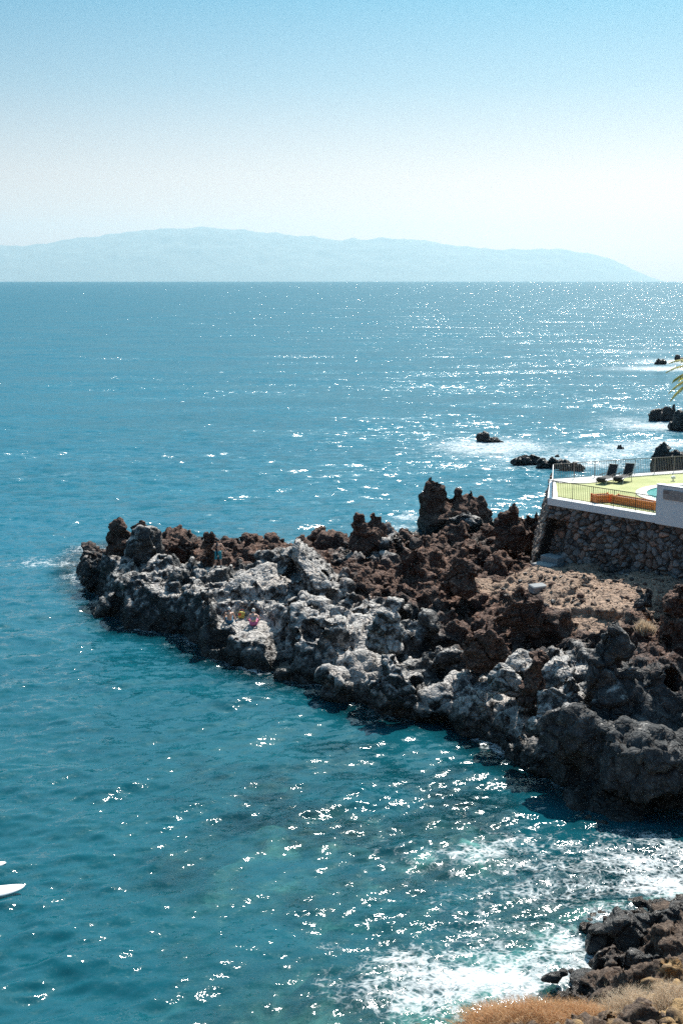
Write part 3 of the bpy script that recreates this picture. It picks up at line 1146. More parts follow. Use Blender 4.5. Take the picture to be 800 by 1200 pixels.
boulder('grey bulging boulder at the waterline with a pale top', 458, 838, 0.2,
        [(456, 764, 36, 50, .4, .9), (462, 780, 42, 54, 0, .8), (446, 786, 30, 50, 0, .8), (478, 796, 20, 36, 0, .9)], 19, 0, .7, rough=.8)
boulder('brown block on the crest at the right edge of the photo', 796, 725, 4.2,
        [(796, 680, 34, 40, 0, .9), (808, 676, 34, 46, 0, .9), (786, 694, 20, 26, 0, 1)], 20, 1, 0)
boulder('small charcoal rock on the dirt beside the brown crest block', 757, 716, 4.0,
        [(758, 690, 20, 24, 0, .9), (750, 700, 18, 16, 0, 1)], 22, .25, .05)
boulder('tall grey rib of rock down the shaded right cliff', 716, 850, 2.0,
        [(718, 728, 60, 50, 1.0, .8), (706, 760, 50, 60, .6, .7), (716, 805, 70, 60, 0, .8), (738, 776, 46, 60, .5, .8)], 23, .15, .25)
boulder('broad grey shoulder with a pale rim above the cove', 655, 888, 0.6,
        [(650, 800, 62, 60, .9, .8), (668, 786, 40, 50, 1.0, .8), (640, 826, 50, 50, .4, .8), (676, 822, 40, 60, .3, .8)], 24, 0, .62, rough=.8)
boulder('grey foot boulder in shade at the cliff base', 774, 930, 0.2,
        [(778, 866, 44, 50, .3, .8), (764, 886, 30, 40, 0, .8), (794, 880, 40, 50, .2, .8)], 25, 0, .35, rough=.8)
boulder('grey block at the tip dropping straight to the water', 110, 690, 0.2,
        [(112, 652, 34, 40, .4, .9), (104, 656, 24, 36, .2, .9), (124, 662, 26, 36, .3, 1)], 26, .3, .3)

# rocks standing in the sea
SEA_G = 'rocks standing in the sea'
for lab, px, py, pts, sd_ in [
        ('lone low black rock in white wash, left of the sea rocks', 572, 518, [(566, 506, 20, 14, 0, .7), (578, 511, 20, 11, 0, .7), (586, 515, 10, 6, 0, .8)], 31),
        ('black reef rock beside the terrace fence, left of its group', 618, 545, [(612, 531, 26, 18, 0, .6), (625, 530, 26, 20, 0, .6), (604, 536, 14, 10, 0, .7)], 32),
        ('black reef rock midway along the reef by the fence', 642, 548, [(636, 538, 22, 16, 0, .7), (648, 536, 20, 15, 0, .7)], 33),
        ('low black reef rock just left of the fence corner', 667, 551, [(660, 538, 24, 16, 0, .7), (674, 541, 20, 14, 0, .7)], 34),
        ('tiny black rock alone in surf above the sun loungers', 725, 526, [(725, 521, 9, 8, 0, .8), (729, 523, 6, 6, 0, .8)], 35),
        ('speck of rock showing above the reef by the fence', 653, 535, [(653, 532, 7, 6, 0, .8)], 36),
        ('pointed black sea rock below the palm frond', 775, 493, [(780, 475, 22, 22, 0, .7), (768, 480, 22, 16, 0, .7), (789, 474, 10, 20, 0, .8)], 37),
        ('black sea rock at the photo edge beside the pointed one', 796, 504, [(796, 481, 26, 28, 0, .8), (804, 482, 26, 26, 0, .8), (788, 490, 14, 16, 0, .8)], 38),
        ('farthest black rock left of the palm frond tip', 770, 427, [(771, 419, 8, 10, 0, .8), (776, 421, 10, 8, 0, .8), (768, 423, 7, 6, 0, .8)], 39),
        ('far black rock just behind the palm frond', 795, 423, [(793, 415, 8, 9, 0, .8), (799, 418, 14, 8, 0, .8)], 40),
        ('big black crag behind the terrace fence at right', 782, 562, [(775, 518, 26, 46, 0, .8), (768, 528, 22, 34, 0, .8), (792, 528, 34, 34, 0, .8), (810, 524, 36, 42, 0, .8)], 41)]:
    boulder(lab, px, py, 0.0, pts, sd_, .5, 0, name='sea_rock', group=SEA_G, mat=M_wet, cat='sea rock', rough=.8)

# ------------------------------------------------------------------ foreground shore under the camera's cliff
FG_PX = [(850, 1040), (800, 1052), (755, 1058), (715, 1066), (688, 1092), (700, 1112), (712, 1122), (690, 1140), (668, 1156), (652, 1172), (618, 1190), (575, 1204), (520, 1218), (470, 1232), (400, 1245)]
fg = [tuple(at_z(a, b, 0)[:2]) for a, b in FG_PX] + [(-2, 24), (-6, 20), (-6, 8), (26, 8), (26, 38)]
FGHP = [(700, 1086, .8, 0), (735, 1075, 1.0, 0), (790, 1066, 1.2, 0), (745, 1100, 1.1, 0), (790, 1100, 1.7, .2), (720, 1130, 1.1, .1), (760, 1130, 1.7, .4), (795, 1140, 2.3, .8), (700, 1155, 1.2, .1), (740, 1160, 1.9, .4),
        (790, 1175, 2.8, .8), (690, 1180, 1.6, .2), (730, 1195, 2.5, .3), (650, 1185, .5, .1), (610, 1205, .6, .1)]


def foreground():
    rng = np.random.RandomState(5)
    hs = 0.085
    xs = np.arange(1.0, 17.5, hs)
    ys = np.arange(22.5, 37.5, hs)
    zs = np.arange(-0.9, 5.2, hs)
    gx, gy = np.meshgrid(xs, ys, indexing='ij')
    fx, fy = gx.ravel(), gy.ravel()
    hp = np.array([(*at_z(a, b, z)[:2], z, d) for a, b, z, d in FGHP] + [(4.0, 25, 2.5, .4), (6.5, 25, 3.1, .5), (9, 25, 3.6, .6), (14, 25, 4.6, .6), (16, 30, 3.8, .5), (3, 23, 3.4, .5), (10, 23, 4.5, .6), (1, 25, 2.0, .4)])
    hp[:15, 2] -= .5
    wz, wd = rbf_fit(hp[:, :2], hp[:, 2]), rbf_fit(hp[:, :2], hp[:, 3])

    def ev(w, x, y):
        d = np.sqrt((x[:, None] - hp[None, :, 0]) ** 2 + (y[:, None] - hp[None, :, 1]) ** 2)
        return d @ w[:-3] + w[-3] + w[-2] * x + w[-1] * y
    h = ev(wz, fx, fy)
    p2 = np.stack([fx, fy, np.zeros_like(fx)], 1)
    sd = poly_sd(fx, fy, fg) + .28 * fbm(p2 / 1.2, 3)
    h2 = (h + .22 * fbm(p2 / 1.3 + 3, 3)) * sstep(-.1, 1, sd / 0.9) ** .8
    h2 = np.where(sd < 0, -.12 + .8 * sd, h2).reshape(gx.shape)
    sd2 = sd.reshape(gx.shape)

    def size(x, y, rg):
        return 0.14 + 0.42 * rg.rand() ** 2
    f = land(xs, ys, zs, h2, sd2, 1100, 260, rng, size, None, (.14, .42))
    v, q = surface_nets(f, (xs[0], ys[0], zs[0]), hs)
    n = vnormals(v, q)
    d = ev(wd, v[:, 0].astype(float), v[:, 1].astype(float))
    v = clinker(v / .45, n, 1.0, 50.0) * .45
    me = np_mesh('foreground_shore', v, q, M_earth, True, {'dirt': np.clip(d, 0, 1)})
    tag(link('foreground_shore', me), 'brown rocky slope with ochre earth at the near water edge', 'shore', kind='structure')
    HEAD['fg'] = v


foreground()


def fg_z(x, y):
    v = HEAD['fg']
    m = (np.abs(v[:, 0] - x) < .2) & (np.abs(v[:, 1] - y) < .2)
    return float(v[m, 2].max()) if m.any() else 2.5


for lab, px, py, z, pts, sd_ in [
        ('wet black boulder with foam under its pointed nose', 722, 1116, 0.0, [(724, 1066, 74, 62, 0, .8), (704, 1078, 52, 44, 0, .8), (744, 1072, 50, 60, 0, .8)], 51),
        ('wet dark rock behind the pointed boulder at near shore', 768, 1100, 0.3, [(768, 1058, 66, 46, 0, .8), (794, 1058, 60, 50, 0, .8), (752, 1070, 40, 36, 0, .8)], 52),
        ('small brown rock awash on its own near the shore', 650, 1158, 0.0, [(648, 1136, 30, 18, 0, .8), (660, 1134, 16, 10, 0, .8)], 53),
        ('black block below the pointed boulder by the near shore', 745, 1140, 0.6, [(742, 1112, 44, 30, 0, .8), (764, 1116, 34, 28, 0, .8)], 54),
        ('flat reddish rock low in the swash at near shore', 690, 1152, 0.05, [(690, 1140, 44, 16, 0, .9)], 55)]:
    boulder(lab, px, py, z, pts, sd_, .4, 0, name='shore_rock', group='rocks at the near water edge', mat=M_wet, cat='rock', rough=.6)


def cliff():
    """the slope the photographer stands on and the land that joins it to the headland, outside the frame"""
    xs = np.linspace(-60, 110, 130)
    ys = np.linspace(-60, 125, 140)
    gx, gy = np.meshgrid(xs, ys, indexing='ij')
    x, y = gx.ravel(), gy.ravel()
    nz = fbm(np.stack([x / 9, y / 9, np.zeros_like(x)], 1), 4)
    a = 16.2 - 0.76 * (y + 2)
    a = np.minimum(a, 17.8)
    b = np.where(y < 100, (x - 21) * 0.55, -5) - np.clip(y - 60, 0, 99) * .09
    b = np.minimum(b, 9.0)
    h = np.maximum(a, b) + .5 * nz
    h = np.where(np.hypot(x, y) < 3, np.minimum(h, 18.0), h)
    h = np.maximum(h, -6)
    h = np.where((y > 20) & (y < 38) & (x > -1) & (x < 18), np.minimum(h, -1.5 + (22 - y) * .5), h)
    i = np.arange(len(xs) * len(ys)).reshape(len(xs), len(ys))
    q = np.stack([i[:-1, :-1].ravel(), i[1:, :-1].ravel(), i[1:, 1:].ravel(), i[:-1, 1:].ravel()], 1)
    one = np.ones(len(x))
    me = np_mesh('cliff_terrain', np.stack([x, y, h], 1), q, M_earth, True, {'dirt': one * .5})
    tag(link('cliff_terrain', me), 'dry brown coastal slope behind the viewpoint', 'terrain', kind='structure')


cliff()


# ------------------------------------------------------------------ sea bed and sea
def bed_depth(x, y):
    sd = np.maximum(poly_sd(x, y, SHORE), poly_sd(x, y, fg))
    p2 = np.stack([x, y, np.zeros_like(x)], 1)
    d = np.clip(-sd, 0, None)
    dh = np.clip(-poly_sd(x, y, SHORE), 0, None)
    df = np.clip(-poly_sd(x, y, fg), 0, None)
    cove = np.exp(-((x - 2) / 13) ** 2 - ((y - 40) / 15) ** 2)
    z = -4.8 + 3.1 * cove + 1.6 * fbm(p2 / 3.6 + 7, 4, .55) * (.4 + .6 * cove)
    z = np.maximum(z, -.35 - .42 * df)
    z = np.maximum(z, -.5 - 1.1 * dh)
    return np.minimum(z, -0.12 - .1 * np.clip(d, 0, 2)), sd


def seabed():
    xs = np.arange(-36, 40, 0.45)
    ys = np.arange(20, 112, 0.45)
    gx, gy = np.meshgrid(xs, ys, indexing='ij')
    x, y = gx.ravel(), gy.ravel()
    z, sd = bed_depth(x, y)
    z = np.where(sd > .5, -1.6, z)
    i = np.arange(len(xs) * len(ys)).reshape(len(xs), len(ys))
    q = np.stack([i[:-1, :-1].ravel(), i[1:, :-1].ravel(), i[1:, 1:].ravel(), i[:-1, 1:].ravel()], 1)
    t = NT("sea_bed")
    p = t.pos()
    c = t.ramp(t.noise(p, 0.32, 6, 0.62, 0.5), (0.36, (0.03, 0.035, 0.03)), (0.5, (0.14, 0.125, 0.10)), (0.62, (0.60, 0.52, 0.42)))
    t.set(Base_Color=c, Roughness=0.95)
    c = t.mix(t.attr('cliff_shade'), c, (0.010, 0.012, 0.012))  # dark band painted on the bed for the cliffs' shadow and reflection
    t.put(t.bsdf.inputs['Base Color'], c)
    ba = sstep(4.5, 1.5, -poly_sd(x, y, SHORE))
    tag(link('sea_bed', np_mesh('sea_bed', np.stack([x, y, z], 1), q, t.m, True, {'cliff_shade': ba})), 'submerged rock and sand seen through the clear cove', 'sea bed', kind='structure')


seabed()

FOAM = [  # px, py, radius x m, radius y m, strength
    (60, 660, 3.0, 1.2, .75), (92, 676, 1.4, 1.3, .75), (104, 645, 2.2, 2.0, .7), (345, 643, 2.6, 2.4, 1.0), (478, 606, 1.6, 2.2, .8), (475, 618, 2.8, 1.6, .6),
    (565, 525, 7.5, 10, .85), (600, 522, 6, 8, .8), (540, 520, 4, 5, .6), (650, 540, 9, 4.5, .75), (700, 532, 8, 6, .8), (740, 524, 7, 6, .8), (700, 545, 8, 3, .8), (600, 548, 5, 2, .5),
    (735, 493, 6, 8, .6), (780, 500, 10, 7, .95), (790, 520, 9, 5, .8), (785, 432, 16, 9, 1.1), (800, 424, 16, 16, .9), (755, 412, 20, 12, .55),
    (770, 480, 8, 7, .5), (540, 410, 8, 10, .3),
    (560, 1000, 2.0, .9, .62), (610, 990, 2.4, .8, .55), (640, 1045, 2.6, 1.0, .5), (740, 1010, 1.9, .9, .8), (775, 1035, 1.7, .9, .9), (690, 1040, 1.6, .7, .6), (790, 1000, 1.2, 1.0, .7),
    (720, 975, 1.6, .4, .4), (480, 1130, 1.5, .8, .85), (545, 1150, 1.6, .8, 1.0), (590, 1155, 1.4, .8, 1.1), (630, 1125, 1.3, .6, .7), (500, 1175, 1.7, .8, .75), (440, 1170, 1.2, .6, .5),
    (560, 1110, 1.6, .6, .55), (660, 1105, 1.0, .7, .9), (685, 1130, .9, .5, 1.1), (655, 1150, 1.3, .4, .95), (600, 1090, 2.4, .6, .45), (700, 1150, .8, .4, .8), (540, 1060, 2.4, 1.0, .35),
    (600, 1130, 2.6, 1.6, .55), (700, 1010, 2.6, 1.2, .55), (560, 1165, 2.0, .8, .8), (470, 1150, 2.2, 1.2, .55), (640, 1020, 3.2, 1.8, .42), (520, 1010, 3.0, 1.6, .32), (760, 1000, 2.2, 1.4, .6),
    (215, 752, .9, .6, .5), (250, 776, .8, .4, .35), (390, 808, 1.2, .35, .35), (5, 662, 1.5, .7, .4), (390, 1110, .8, .3, .5)]


def sea():
    rows = 900
    # rings spaced as the view from the cliff top foreshortens them, out past the horizon
    dep = np.concatenate([np.linspace(R(44), R(4.2), 900, endpoint=False), np.geomspace(R(4.2), R(0.030), 300)])
    r = CAM_H / np.tan(dep)
    az = np.concatenate([np.linspace(R(-110), R(-25), 40, endpoint=False), np.linspace(R(-25), R(25), 960, endpoint=False), np.linspace(R(25), R(110), 41)])
    rr, aa = np.meshgrid(r, az, indexing='ij')
    x, y = (rr * np.sin(aa)).ravel(), (rr * np.cos(aa)).ravel()
    rf = rr.ravel()
    dr = np.gradient(r)
    cell = np.repeat(np.maximum(dr, r * R(50) / 960), len(az))
    rng = np.random.RandomState(3)
    z = np.zeros(len(x))
    lost = np.zeros(len(x))
    tot = 0
    near = rf < 900
    # shelter: calmer inside the cove
    for k in range(64):
        lam = 0.40 * (5.0 / 0.40) ** rng.rand()
        th = R(-72) + rng.normal() * R(34)
        sl = 0.034 * (lam / 2.2) ** -0.12
        a = sl * lam / (2 * math.pi)
        kx, ky = math.cos(th) * 2 * math.pi / lam, math.sin(th) * 2 * math.pi / lam
        ph = rng.rand() * 6.28
        w = sstep(2.2, 4.5, lam / cell)
        lost += (1 - w) * sl * sl
        tot += sl * sl
        arg = kx * x[near] + ky * y[near] + ph
        c = np.cos(arg)
        z[near] += w[near] * a * (c + .18 * np.cos(2 * arg))
    lod = np.sqrt(lost / tot)
    # modulation so that wave groups come and go
    p2 = np.stack([x / 7, y / 9, np.zeros_like(x)], 1)
    gm = np.ones(len(x))
    gm[near] = 0.8 + .55 * perlin(p2[near])
    z *= gm
    z -= rf ** 2 / (2 * EARTH)
    foam = np.zeros(len(x))
    for (px, py, rx, ry, s) in FOAM:
        c = at_z(px, py, 0)
        if py > 960 and px > 380:
            ry, s = ry * 1.35, s * 1.0
        m = np.exp(-(((x - c.x) / rx) ** 2 + ((y - c.y) / ry) ** 2))
        foam = np.maximum(foam, m * s) + .15 * np.minimum(foam, m * s)
    shallow = np.zeros(len(x))
    deep = np.ones(len(x))
    loc = (rf < 150)
    bz, sd = bed_depth(x[loc], y[loc])
    shallow[loc] = np.maximum(.85 * sstep(-3.3, -.9, bz), .95 * sstep(2.6, .5, -poly_sd(x[loc], y[loc], SHORE)))  # also clear beside the cliffs, so the painted shade band shows
    # thin wash where the water meets rock
    rim = np.exp(-(np.clip(-sd, 0, 50) / .65) ** 2) * (.46 + .55 * perlin(np.stack([x[loc] / 3, y[loc] / 3, np.zeros(loc.sum())], 1)))
    foam[loc] = np.maximum(foam[loc], np.where(sd < 0.4, rim, 0))
    deep = sstep(45, 105, y - .25 * x)
    i = np.arange(len(x)).reshape(rr.shape)
    q = np.stack([i[:-1, :-1].ravel(), i[:-1, 1:].ravel(), i[1:, 1:].ravel(), i[1:, :-1].ravel()], 1)
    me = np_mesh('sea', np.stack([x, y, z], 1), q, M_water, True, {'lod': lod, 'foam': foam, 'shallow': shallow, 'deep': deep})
    tag(link('sea', me), 'rippling blue green sea with sun glitter and foam', 'sea', kind='structure')


sea()

# ------------------------------------------------------------------ terrace on its stone wall
ZT = 7.3
A = at_z(645, 583, ZT)
B = at_z(769, 603.5, ZT)
Cc = at_z(646, 563.5, ZT)
Dd = at_z(800, 553, ZT)
dAB = (B - A).normalized()
E = B + dAB * 7.0
dCD = (Dd - Cc).normalized()
FF = Cc + dCD * 17.0
nAB = Vector((dAB.y, -dAB.x, 0))            # faces the camera side
if nAB.y > 0:
    nAB = -nAB
dAC = (Cc - A).normalized()
nAC = Vector((-dAC.y, dAC.x, 0))
if nAC.x > 0:
    nAC = -nAC
ZB = 2.6           # foot of the wall, below the forecourt


def stone_grid(name, origin, du, length, z0, z1, outward, batter_u0, batter_n, parent, niche=None, seed=0, sp=0.05):
    nu, nv = int(length / sp), int((z1 - z0) / sp)
    u, w = np.meshgrid(np.linspace(0, 1, nu), np.linspace(0, 1, nv), indexing='ij')
    u, w = u.ravel(), w.ravel()
    low = 1 - w
    P = np.array(origin)[None] + np.outer(u * length - batter_u0 * low * (1 - u), np.array(du)) + np.outer(batter_n * low, np.array(outward))
    P[:, 2] = z0 + w * (z1 - z0)
    uv = np.stack([u * length, w * (z1 - z0), np.full(len(u), seed * 7.7)], 1)
    uv2 = uv * (1 + 0) + .17 * np.stack([perlin(uv * 1.3), perlin(uv * 1.3 + 9), np.zeros(len(u))], 1) + .05 * np.stack([perlin(uv * 4.1), perlin(uv * 4.1 + 9), np.zeros(len(u))], 1)
    sc = np.array([2.55, 2.9, 0.0])
    f1, f2, cid = worley(uv2 * sc + np.array([0, 0, seed + .5]), True)
    edge = sstep(0.0, 0.20, f2 - f1)
    d = 0.19 * edge * (0.35 + 0.95 * _rnd[cid, 3]) - .10 + .035 * perlin(uv * 6) + .05 * perlin(uv * 2.5)
    shade = 0.45 + 1.0 * _rnd[cid, 0]
    hue = _rnd[cid, 1]
    base = np.where(hue[:, None] > .70, np.array([[.24, .165, .135]]), np.where(hue[:, None] > .30, np.array([[.135, .13, .13]]), np.array([[.17, .16, .155]])))
    col = base * shade[:, None] * 1.5
    col = np.where((_rnd[cid, 2] > .93)[:, None], np.array([[.38, .34, .31]]), col)
    col = col * (0.18 + .82 * edge[:, None])
    if seed == 2:
        col = col * .35 + np.array([[.30, .235, .19]]) * .75  # sunlight on the flank painted in by lighter, warmer stones
    if niche:
        u0, u1, v0, v1, dep = niche
        uu, vv = u * length, z0 + w * (z1 - z0)
        k = sstep(u0 - .04, u0 + .04, uu) * (1 - sstep(u1 - .04, u1 + .04, uu)) * sstep(v0 - .04, v0 + .04, vv) * (1 - sstep(v1 - .04, v1 + .04, vv))
        d = d - dep * k
        col = np.where(((k > .02) & (k < .98))[:, None], .03, col)
    P = P + np.outer(d, np.array(outward))
    i = np.arange(nu * nv).reshape(nu, nv)
    q = np.stack([i[:-1, :-1].ravel(), i[1:, :-1].ravel(), i[1:, 1:].ravel(), i[:-1, 1:].ravel()], 1)
    n = np.cross(P[q[:, 1]] - P[q[:, 0]], P[q[:, 3]] - P[q[:, 0]])
    if (n @ np.array(outward)).mean() < 0:
        q = q[:, ::-1]
    me = np_mesh(name, P, q, M_stone, True, None, {'stone': np.concatenate([col, np.ones((len(col), 1))], 1)})
    return link(name, me, parent)


wall = thing('retaining_wall', 'dark lava stone wall holding up the lawn terrace', 'stone wall')
AB_len = (B - A).length
W_TOP = ZT - 0.42
stone_grid('stone_face', (A.x, A.y, 0), dAB, AB_len + 7.0, ZB, W_TOP, nAB, 1.05, .25, wall, (0.12, 1.55, 3.5, 6.0, .95), 1)
corner = A - dAB * 0.0
# battered flank: same foot as the front's left edge
side = stone_grid('side_face', (A.x, A.y, 0), dAC, (Cc - A).length + 6.0, ZB, W_TOP, nAC, -.05, 1.0, wall, None, 2)
slab = MB()
thk = 0.42


def prism(mb, poly, z0, z1):
    n = len(poly)
    vs_ = [(p[0], p[1], z0) for p in poly] + [(p[0], p[1], z1) for p in poly]
    a = sum(poly[i][0] * poly[(i + 1) % n][1] - poly[(i + 1) % n][0] * poly[i][1] for i in range(n))
    fs = [tuple(range(n - 1, -1, -1)), tuple(range(n, 2 * n))] + [(i, (i + 1) % n, n + (i + 1) % n, n + i) for i in range(n)]
    if a < 0:
        fs = [f[::-1] for f in fs]
    mb.add(vs_, fs)


def off(p, *vecs):
    q = Vector((p[0], p[1], 0))
    for v, k in vecs:
        q = q + v * k
    return (q.x, q.y)


Eo = off(E, (nAB, .12))
prism(slab, [off(A, (nAB, .12), (nAC, .12)), Eo, off(E, (nAB, -.25)), off(A, (nAB, -.25), (nAC, -.25)), off(Cc, (nAC, -.25)), off(Cc, (nAC, .12), (dAC, .25)), ], W_TOP, ZT)
slab.build('coping', M_white, wall)
pst = MB()
pp = A + dAB * 1.42 + nAB * 0.0
pst.tube([(pp.x, pp.y, 5.0), (pp.x, pp.y, 5.95)], .05, 8)
pst.build('niche_post', M_rust, wall)

# lawn and paving
lawn = MB()
inA, inE = off(A, (nAB, -.25), (nAC, -.25)), off(E, (nAB, -.25))
prism(lawn, [inA, inE, off(FF, (dCD, 2)), off(Cc, (nAC, -.25), (dAC, -.5))], ZT - .3, ZT + .004)
tag(lawn.build('lawn', M_lawn), 'yellow green clipped lawn on the terrace', 'lawn', kind='structure')
pav = MB()
nCD = Vector((-dCD.y, dCD.x, 0))
curve_in = []
for k in range(13):
    t_ = k / 12
    p = Cc + dCD * (17 * t_)
    wdt = 0.55 + 1.3 * math.exp(-((t_ - .12) / .12) ** 2)
    curve_in.append(off(p, (nCD, -wdt)))
prism(pav, [off(Cc, (nCD, .25), (nAC, .05))] + [off(FF, (nCD, .25))] + curve_in[::-1], ZT - .3, ZT + .05)
tag(pav.build('pavement_strip', M_paving), 'pale paved strip along the rear edge of the terrace', 'paving', kind='structure')
body = MB()
prism(body, [off(A, (nAB, -1.7), (nAC, -.3)), off(E, (nAB, -1.7)), off(FF, (dCD, 2)), off(Cc, (nAC, -.3))], 1.0, W_TOP - .02)
tag(body.build('terrace_fill', M_concrete), 'solid terrace core under the lawn', 'terrain', kind='structure')

# concrete steps at the foot of the niche
for k, (px, py, zz, w_, d_, h_, lab) in enumerate([(642, 656, 3.95, 1.25, .8, .6, 'grey concrete step in front of the wall niche, the upper one'),
                                                   (640, 671, 3.62, 1.3, .8, .5, 'lower grey concrete slab before the wall niche, on the dirt')]):
    b = MB()
    b.box((0, 0, -h_ / 2), (w_, d_, h_), None, .03)
    p = A + dAB * (.62 + .12 * k) + nAB * (.42 + .9 * k)
    tag(b.build('concrete_step', M_concrete, None, (p.x, p.y, zz + .0), math.atan2(dAB.y, dAB.x) + .06 * k), lab, 'step', 'concrete steps by the niche')
b = MB()
b.box((0, 0, 0), (.95, .6, .42), Matrix.Rotation(.12, 3, 'X'), .05)
p = at_z(630, 682, 3.75)
tag(b.build('concrete_block', M_concrete, None, (p.x, p.y, ground_z(p.x, p.y, .3) + .02), .45), 'pale broken concrete block on the dirt at the wall corner', 'block')


def railing(label, pts, z, height, mat, post_mat, spacing_post=1.35, spacing_bar=.13, group='terrace railings', bar_r=.011):
    p0 = Vector((pts[0][0], pts[0][1], z))
    root = thing('railing', label, 'railing', p0, 0, group)
    rails = (('top_rail', height - .02, .024), ('bottom_rail', .10, .016))
    for nm, zz, rr in rails:
        m = MB()
        m.tube([Vector((p[0], p[1], z + zz)) - p0 for p in pts], rr, 6)
        m.build(nm, mat, root)
    bars = MB()
    for a, b_ in zip(pts[:-1], pts[1:]):
        a, b_ = Vector((a[0], a[1], z)), Vector((b_[0], b_[1], z))
        L = (b_ - a).length
        n = max(1, int(round(L / spacing_post)))
        for k in range(n + 1):
            m = MB()
            c = a.lerp(b_, k / n) - p0
            m.tube([c, c + Vector((0, 0, height - .02))], .022, 6)
            m.build('post', post_mat, root)
        nb = int(L / spacing_bar)
        for k in range(1, nb):
            c = a.lerp(b_, k / nb) - p0
            bars.tube([c + Vector((0, 0, .10)), c + Vector((0, 0, height - .03))], bar_r, 4)
    bars.build('bars', mat, root)
    return root


fA = A + nAB * -.06 + nAC * -.06
fB = B + nAB * -.06
railing('dark iron railing along the front edge of the terrace', [(fA.x, fA.y), (fB.x, fB.y)], ZT + .004, 1.02, M_iron, M_iron, 1.5)
sA = A + dAC * .12 + nAC * -.06
sC = Cc + nAC * -.06
railing('white railing on the short seaward side of the terrace', [(sA.x, sA.y), (sC.x, sC.y)], ZT + .004, 1.05, M_whitemetal, M_whitemetal, 2.6, .14, bar_r=.013)
rC = Cc + dCD * .1
railing('long grey railing on the rear edge behind the loungers', [(rC.x, rC.y), (FF.x, FF.y)], ZT + .05, 1.05, M_greymetal, M_greymetal, 1.6, .13, bar_r=.012)

# white pool wall with a mosaic band
pw = thing('pool_wall', 'white rendered wall block with stone panel at railing end', 'wall', (B.x, B.y, W_TOP - .05), math.atan2(dAB.y, dAB.x))
m = MB()
m.box((2.6, .02, 1.08), (5.2, .34, 2.16), None, .02)
m.build('wall_body', M_white, pw)
ys_ = -1 if (Matrix.Rotation(math.atan2(dAB.y, dAB.x), 3, 'Z') @ Vector((0, -1, 0))).dot(nAB) > 0 else 1
m = MB()
m.box((2.75, ys_ * .16, 1.72), (4.6, .10, .52), None, .01)
pan = m.build('stone_panel', M_mosaic, pw)
# brick pattern runs along the panel: rotate its own coordinates upright
pan.data.transform(Matrix.Translation((-2.75, 0, -1.72)))
pan.data.transform(Matrix.Rotation(R(-90), 4, 'X'))
pan.location = (2.75, 0, 1.72)
pan.rotation_euler = (R(90), 0, 0)
m = MB()
m.box((2.6, .02, 2.19), (5.24, .40, .05), None, .01)
m.build('cap', M_white, pw)

# swimming pool
pool_c = at_z(826, 581, ZT)
pool = thing('swimming_pool', 'round swimming pool with pale rim beside the white wall', 'pool', (pool_c.x, pool_c.y, ZT))
rim, wat = MB(), MB()
n = 56
ro, ri = 4.05, 3.4
for k in range(n):
    a0, a1 = 2 * math.pi * k / n, 2 * math.pi * (k + 1) / n
    vs_ = [(r_ * math.cos(a), r_ * math.sin(a), z_) for z_ in (-.2, .06) for a in (a0, a1) for r_ in (ri, ro)]
    rim.add(vs_, [(4, 5, 7, 6), (0, 4, 6, 2), (1, 3, 7, 5)])
wat.add([(ri * math.cos(2 * math.pi * k / n), ri * math.sin(2 * math.pi * k / n), .02) for k in range(n)], [tuple(range(n))])
rim.build('rim', M_paving, pool)
tw = NT("pool_water")
tw.set(Base_Color=tw.mix(tw.noise(tw.pos(), 2.0, 3), (0.03, 0.20, 0.17), (0.06, 0.30, 0.25)), Roughness=0.08, Normal=tw.bump(tw.noise(tw.pos(), 5.0, 3), .2, .05))
wat.build('pool_water', tw.m, pool)

# orange planters behind the front railing
for k, (pa_, pb_, lab) in enumerate([((697, 589.5), (716, 588.5), 'short orange timber planter, left one behind front railing'),
                                     ((717, 589.5), (766, 598.0), 'long orange timber planter running to the white wall')]):
    a, b_ = at_z(*pa_, ZT), at_z(*pb_, ZT)
    L = (b_ - a).length
    root = thing('planter_box', lab, 'planter', a, math.atan2(b_.y - a.y, b_.x - a.x), 'orange planters on the terrace')
    m = MB()
    for j in range(3):
        m.box((L / 2, 0, .075 + j * .15), (L, .05, .14), None, .01)
        m.box((L / 2, .5, .075 + j * .15), (L, .05, .14), None, .01)
        m.box((.025, .25, .075 + j * .15), (.05, .45, .14), None, .01)
        m.box((L - .025, .25, .075 + j * .15), (.05, .45, .14), None, .01)
    m.build('boards', M_orange, root)
    for xx in (0.0, L):
        for yy in (-.03, .53):
            m = MB()
            m.box((xx, yy, .24), (.09, .09, .5), None, .01)
            m.build('corner_post', M_orange, root)
    m = MB()
    m.box((L / 2, .25, .36), (L - .1, .44, .06))
    m.build('soil', M_soil, root)

# small white garden lamp on the lawn
p = at_z(788, 563.5, ZT)
lp = thing('garden_light', 'small white box light standing on the lawn', 'garden light', (p.x, p.y, ZT))
m = MB()
m.tube([(0, 0, 0), (0, 0, .12)], .04, 8)
m.build('stem', M_whitemetal, lp)
m = MB()
m.box((0, 0, .22), (.26, .2, .2), None, .04)
m.build('head', M_whitemetal, lp)


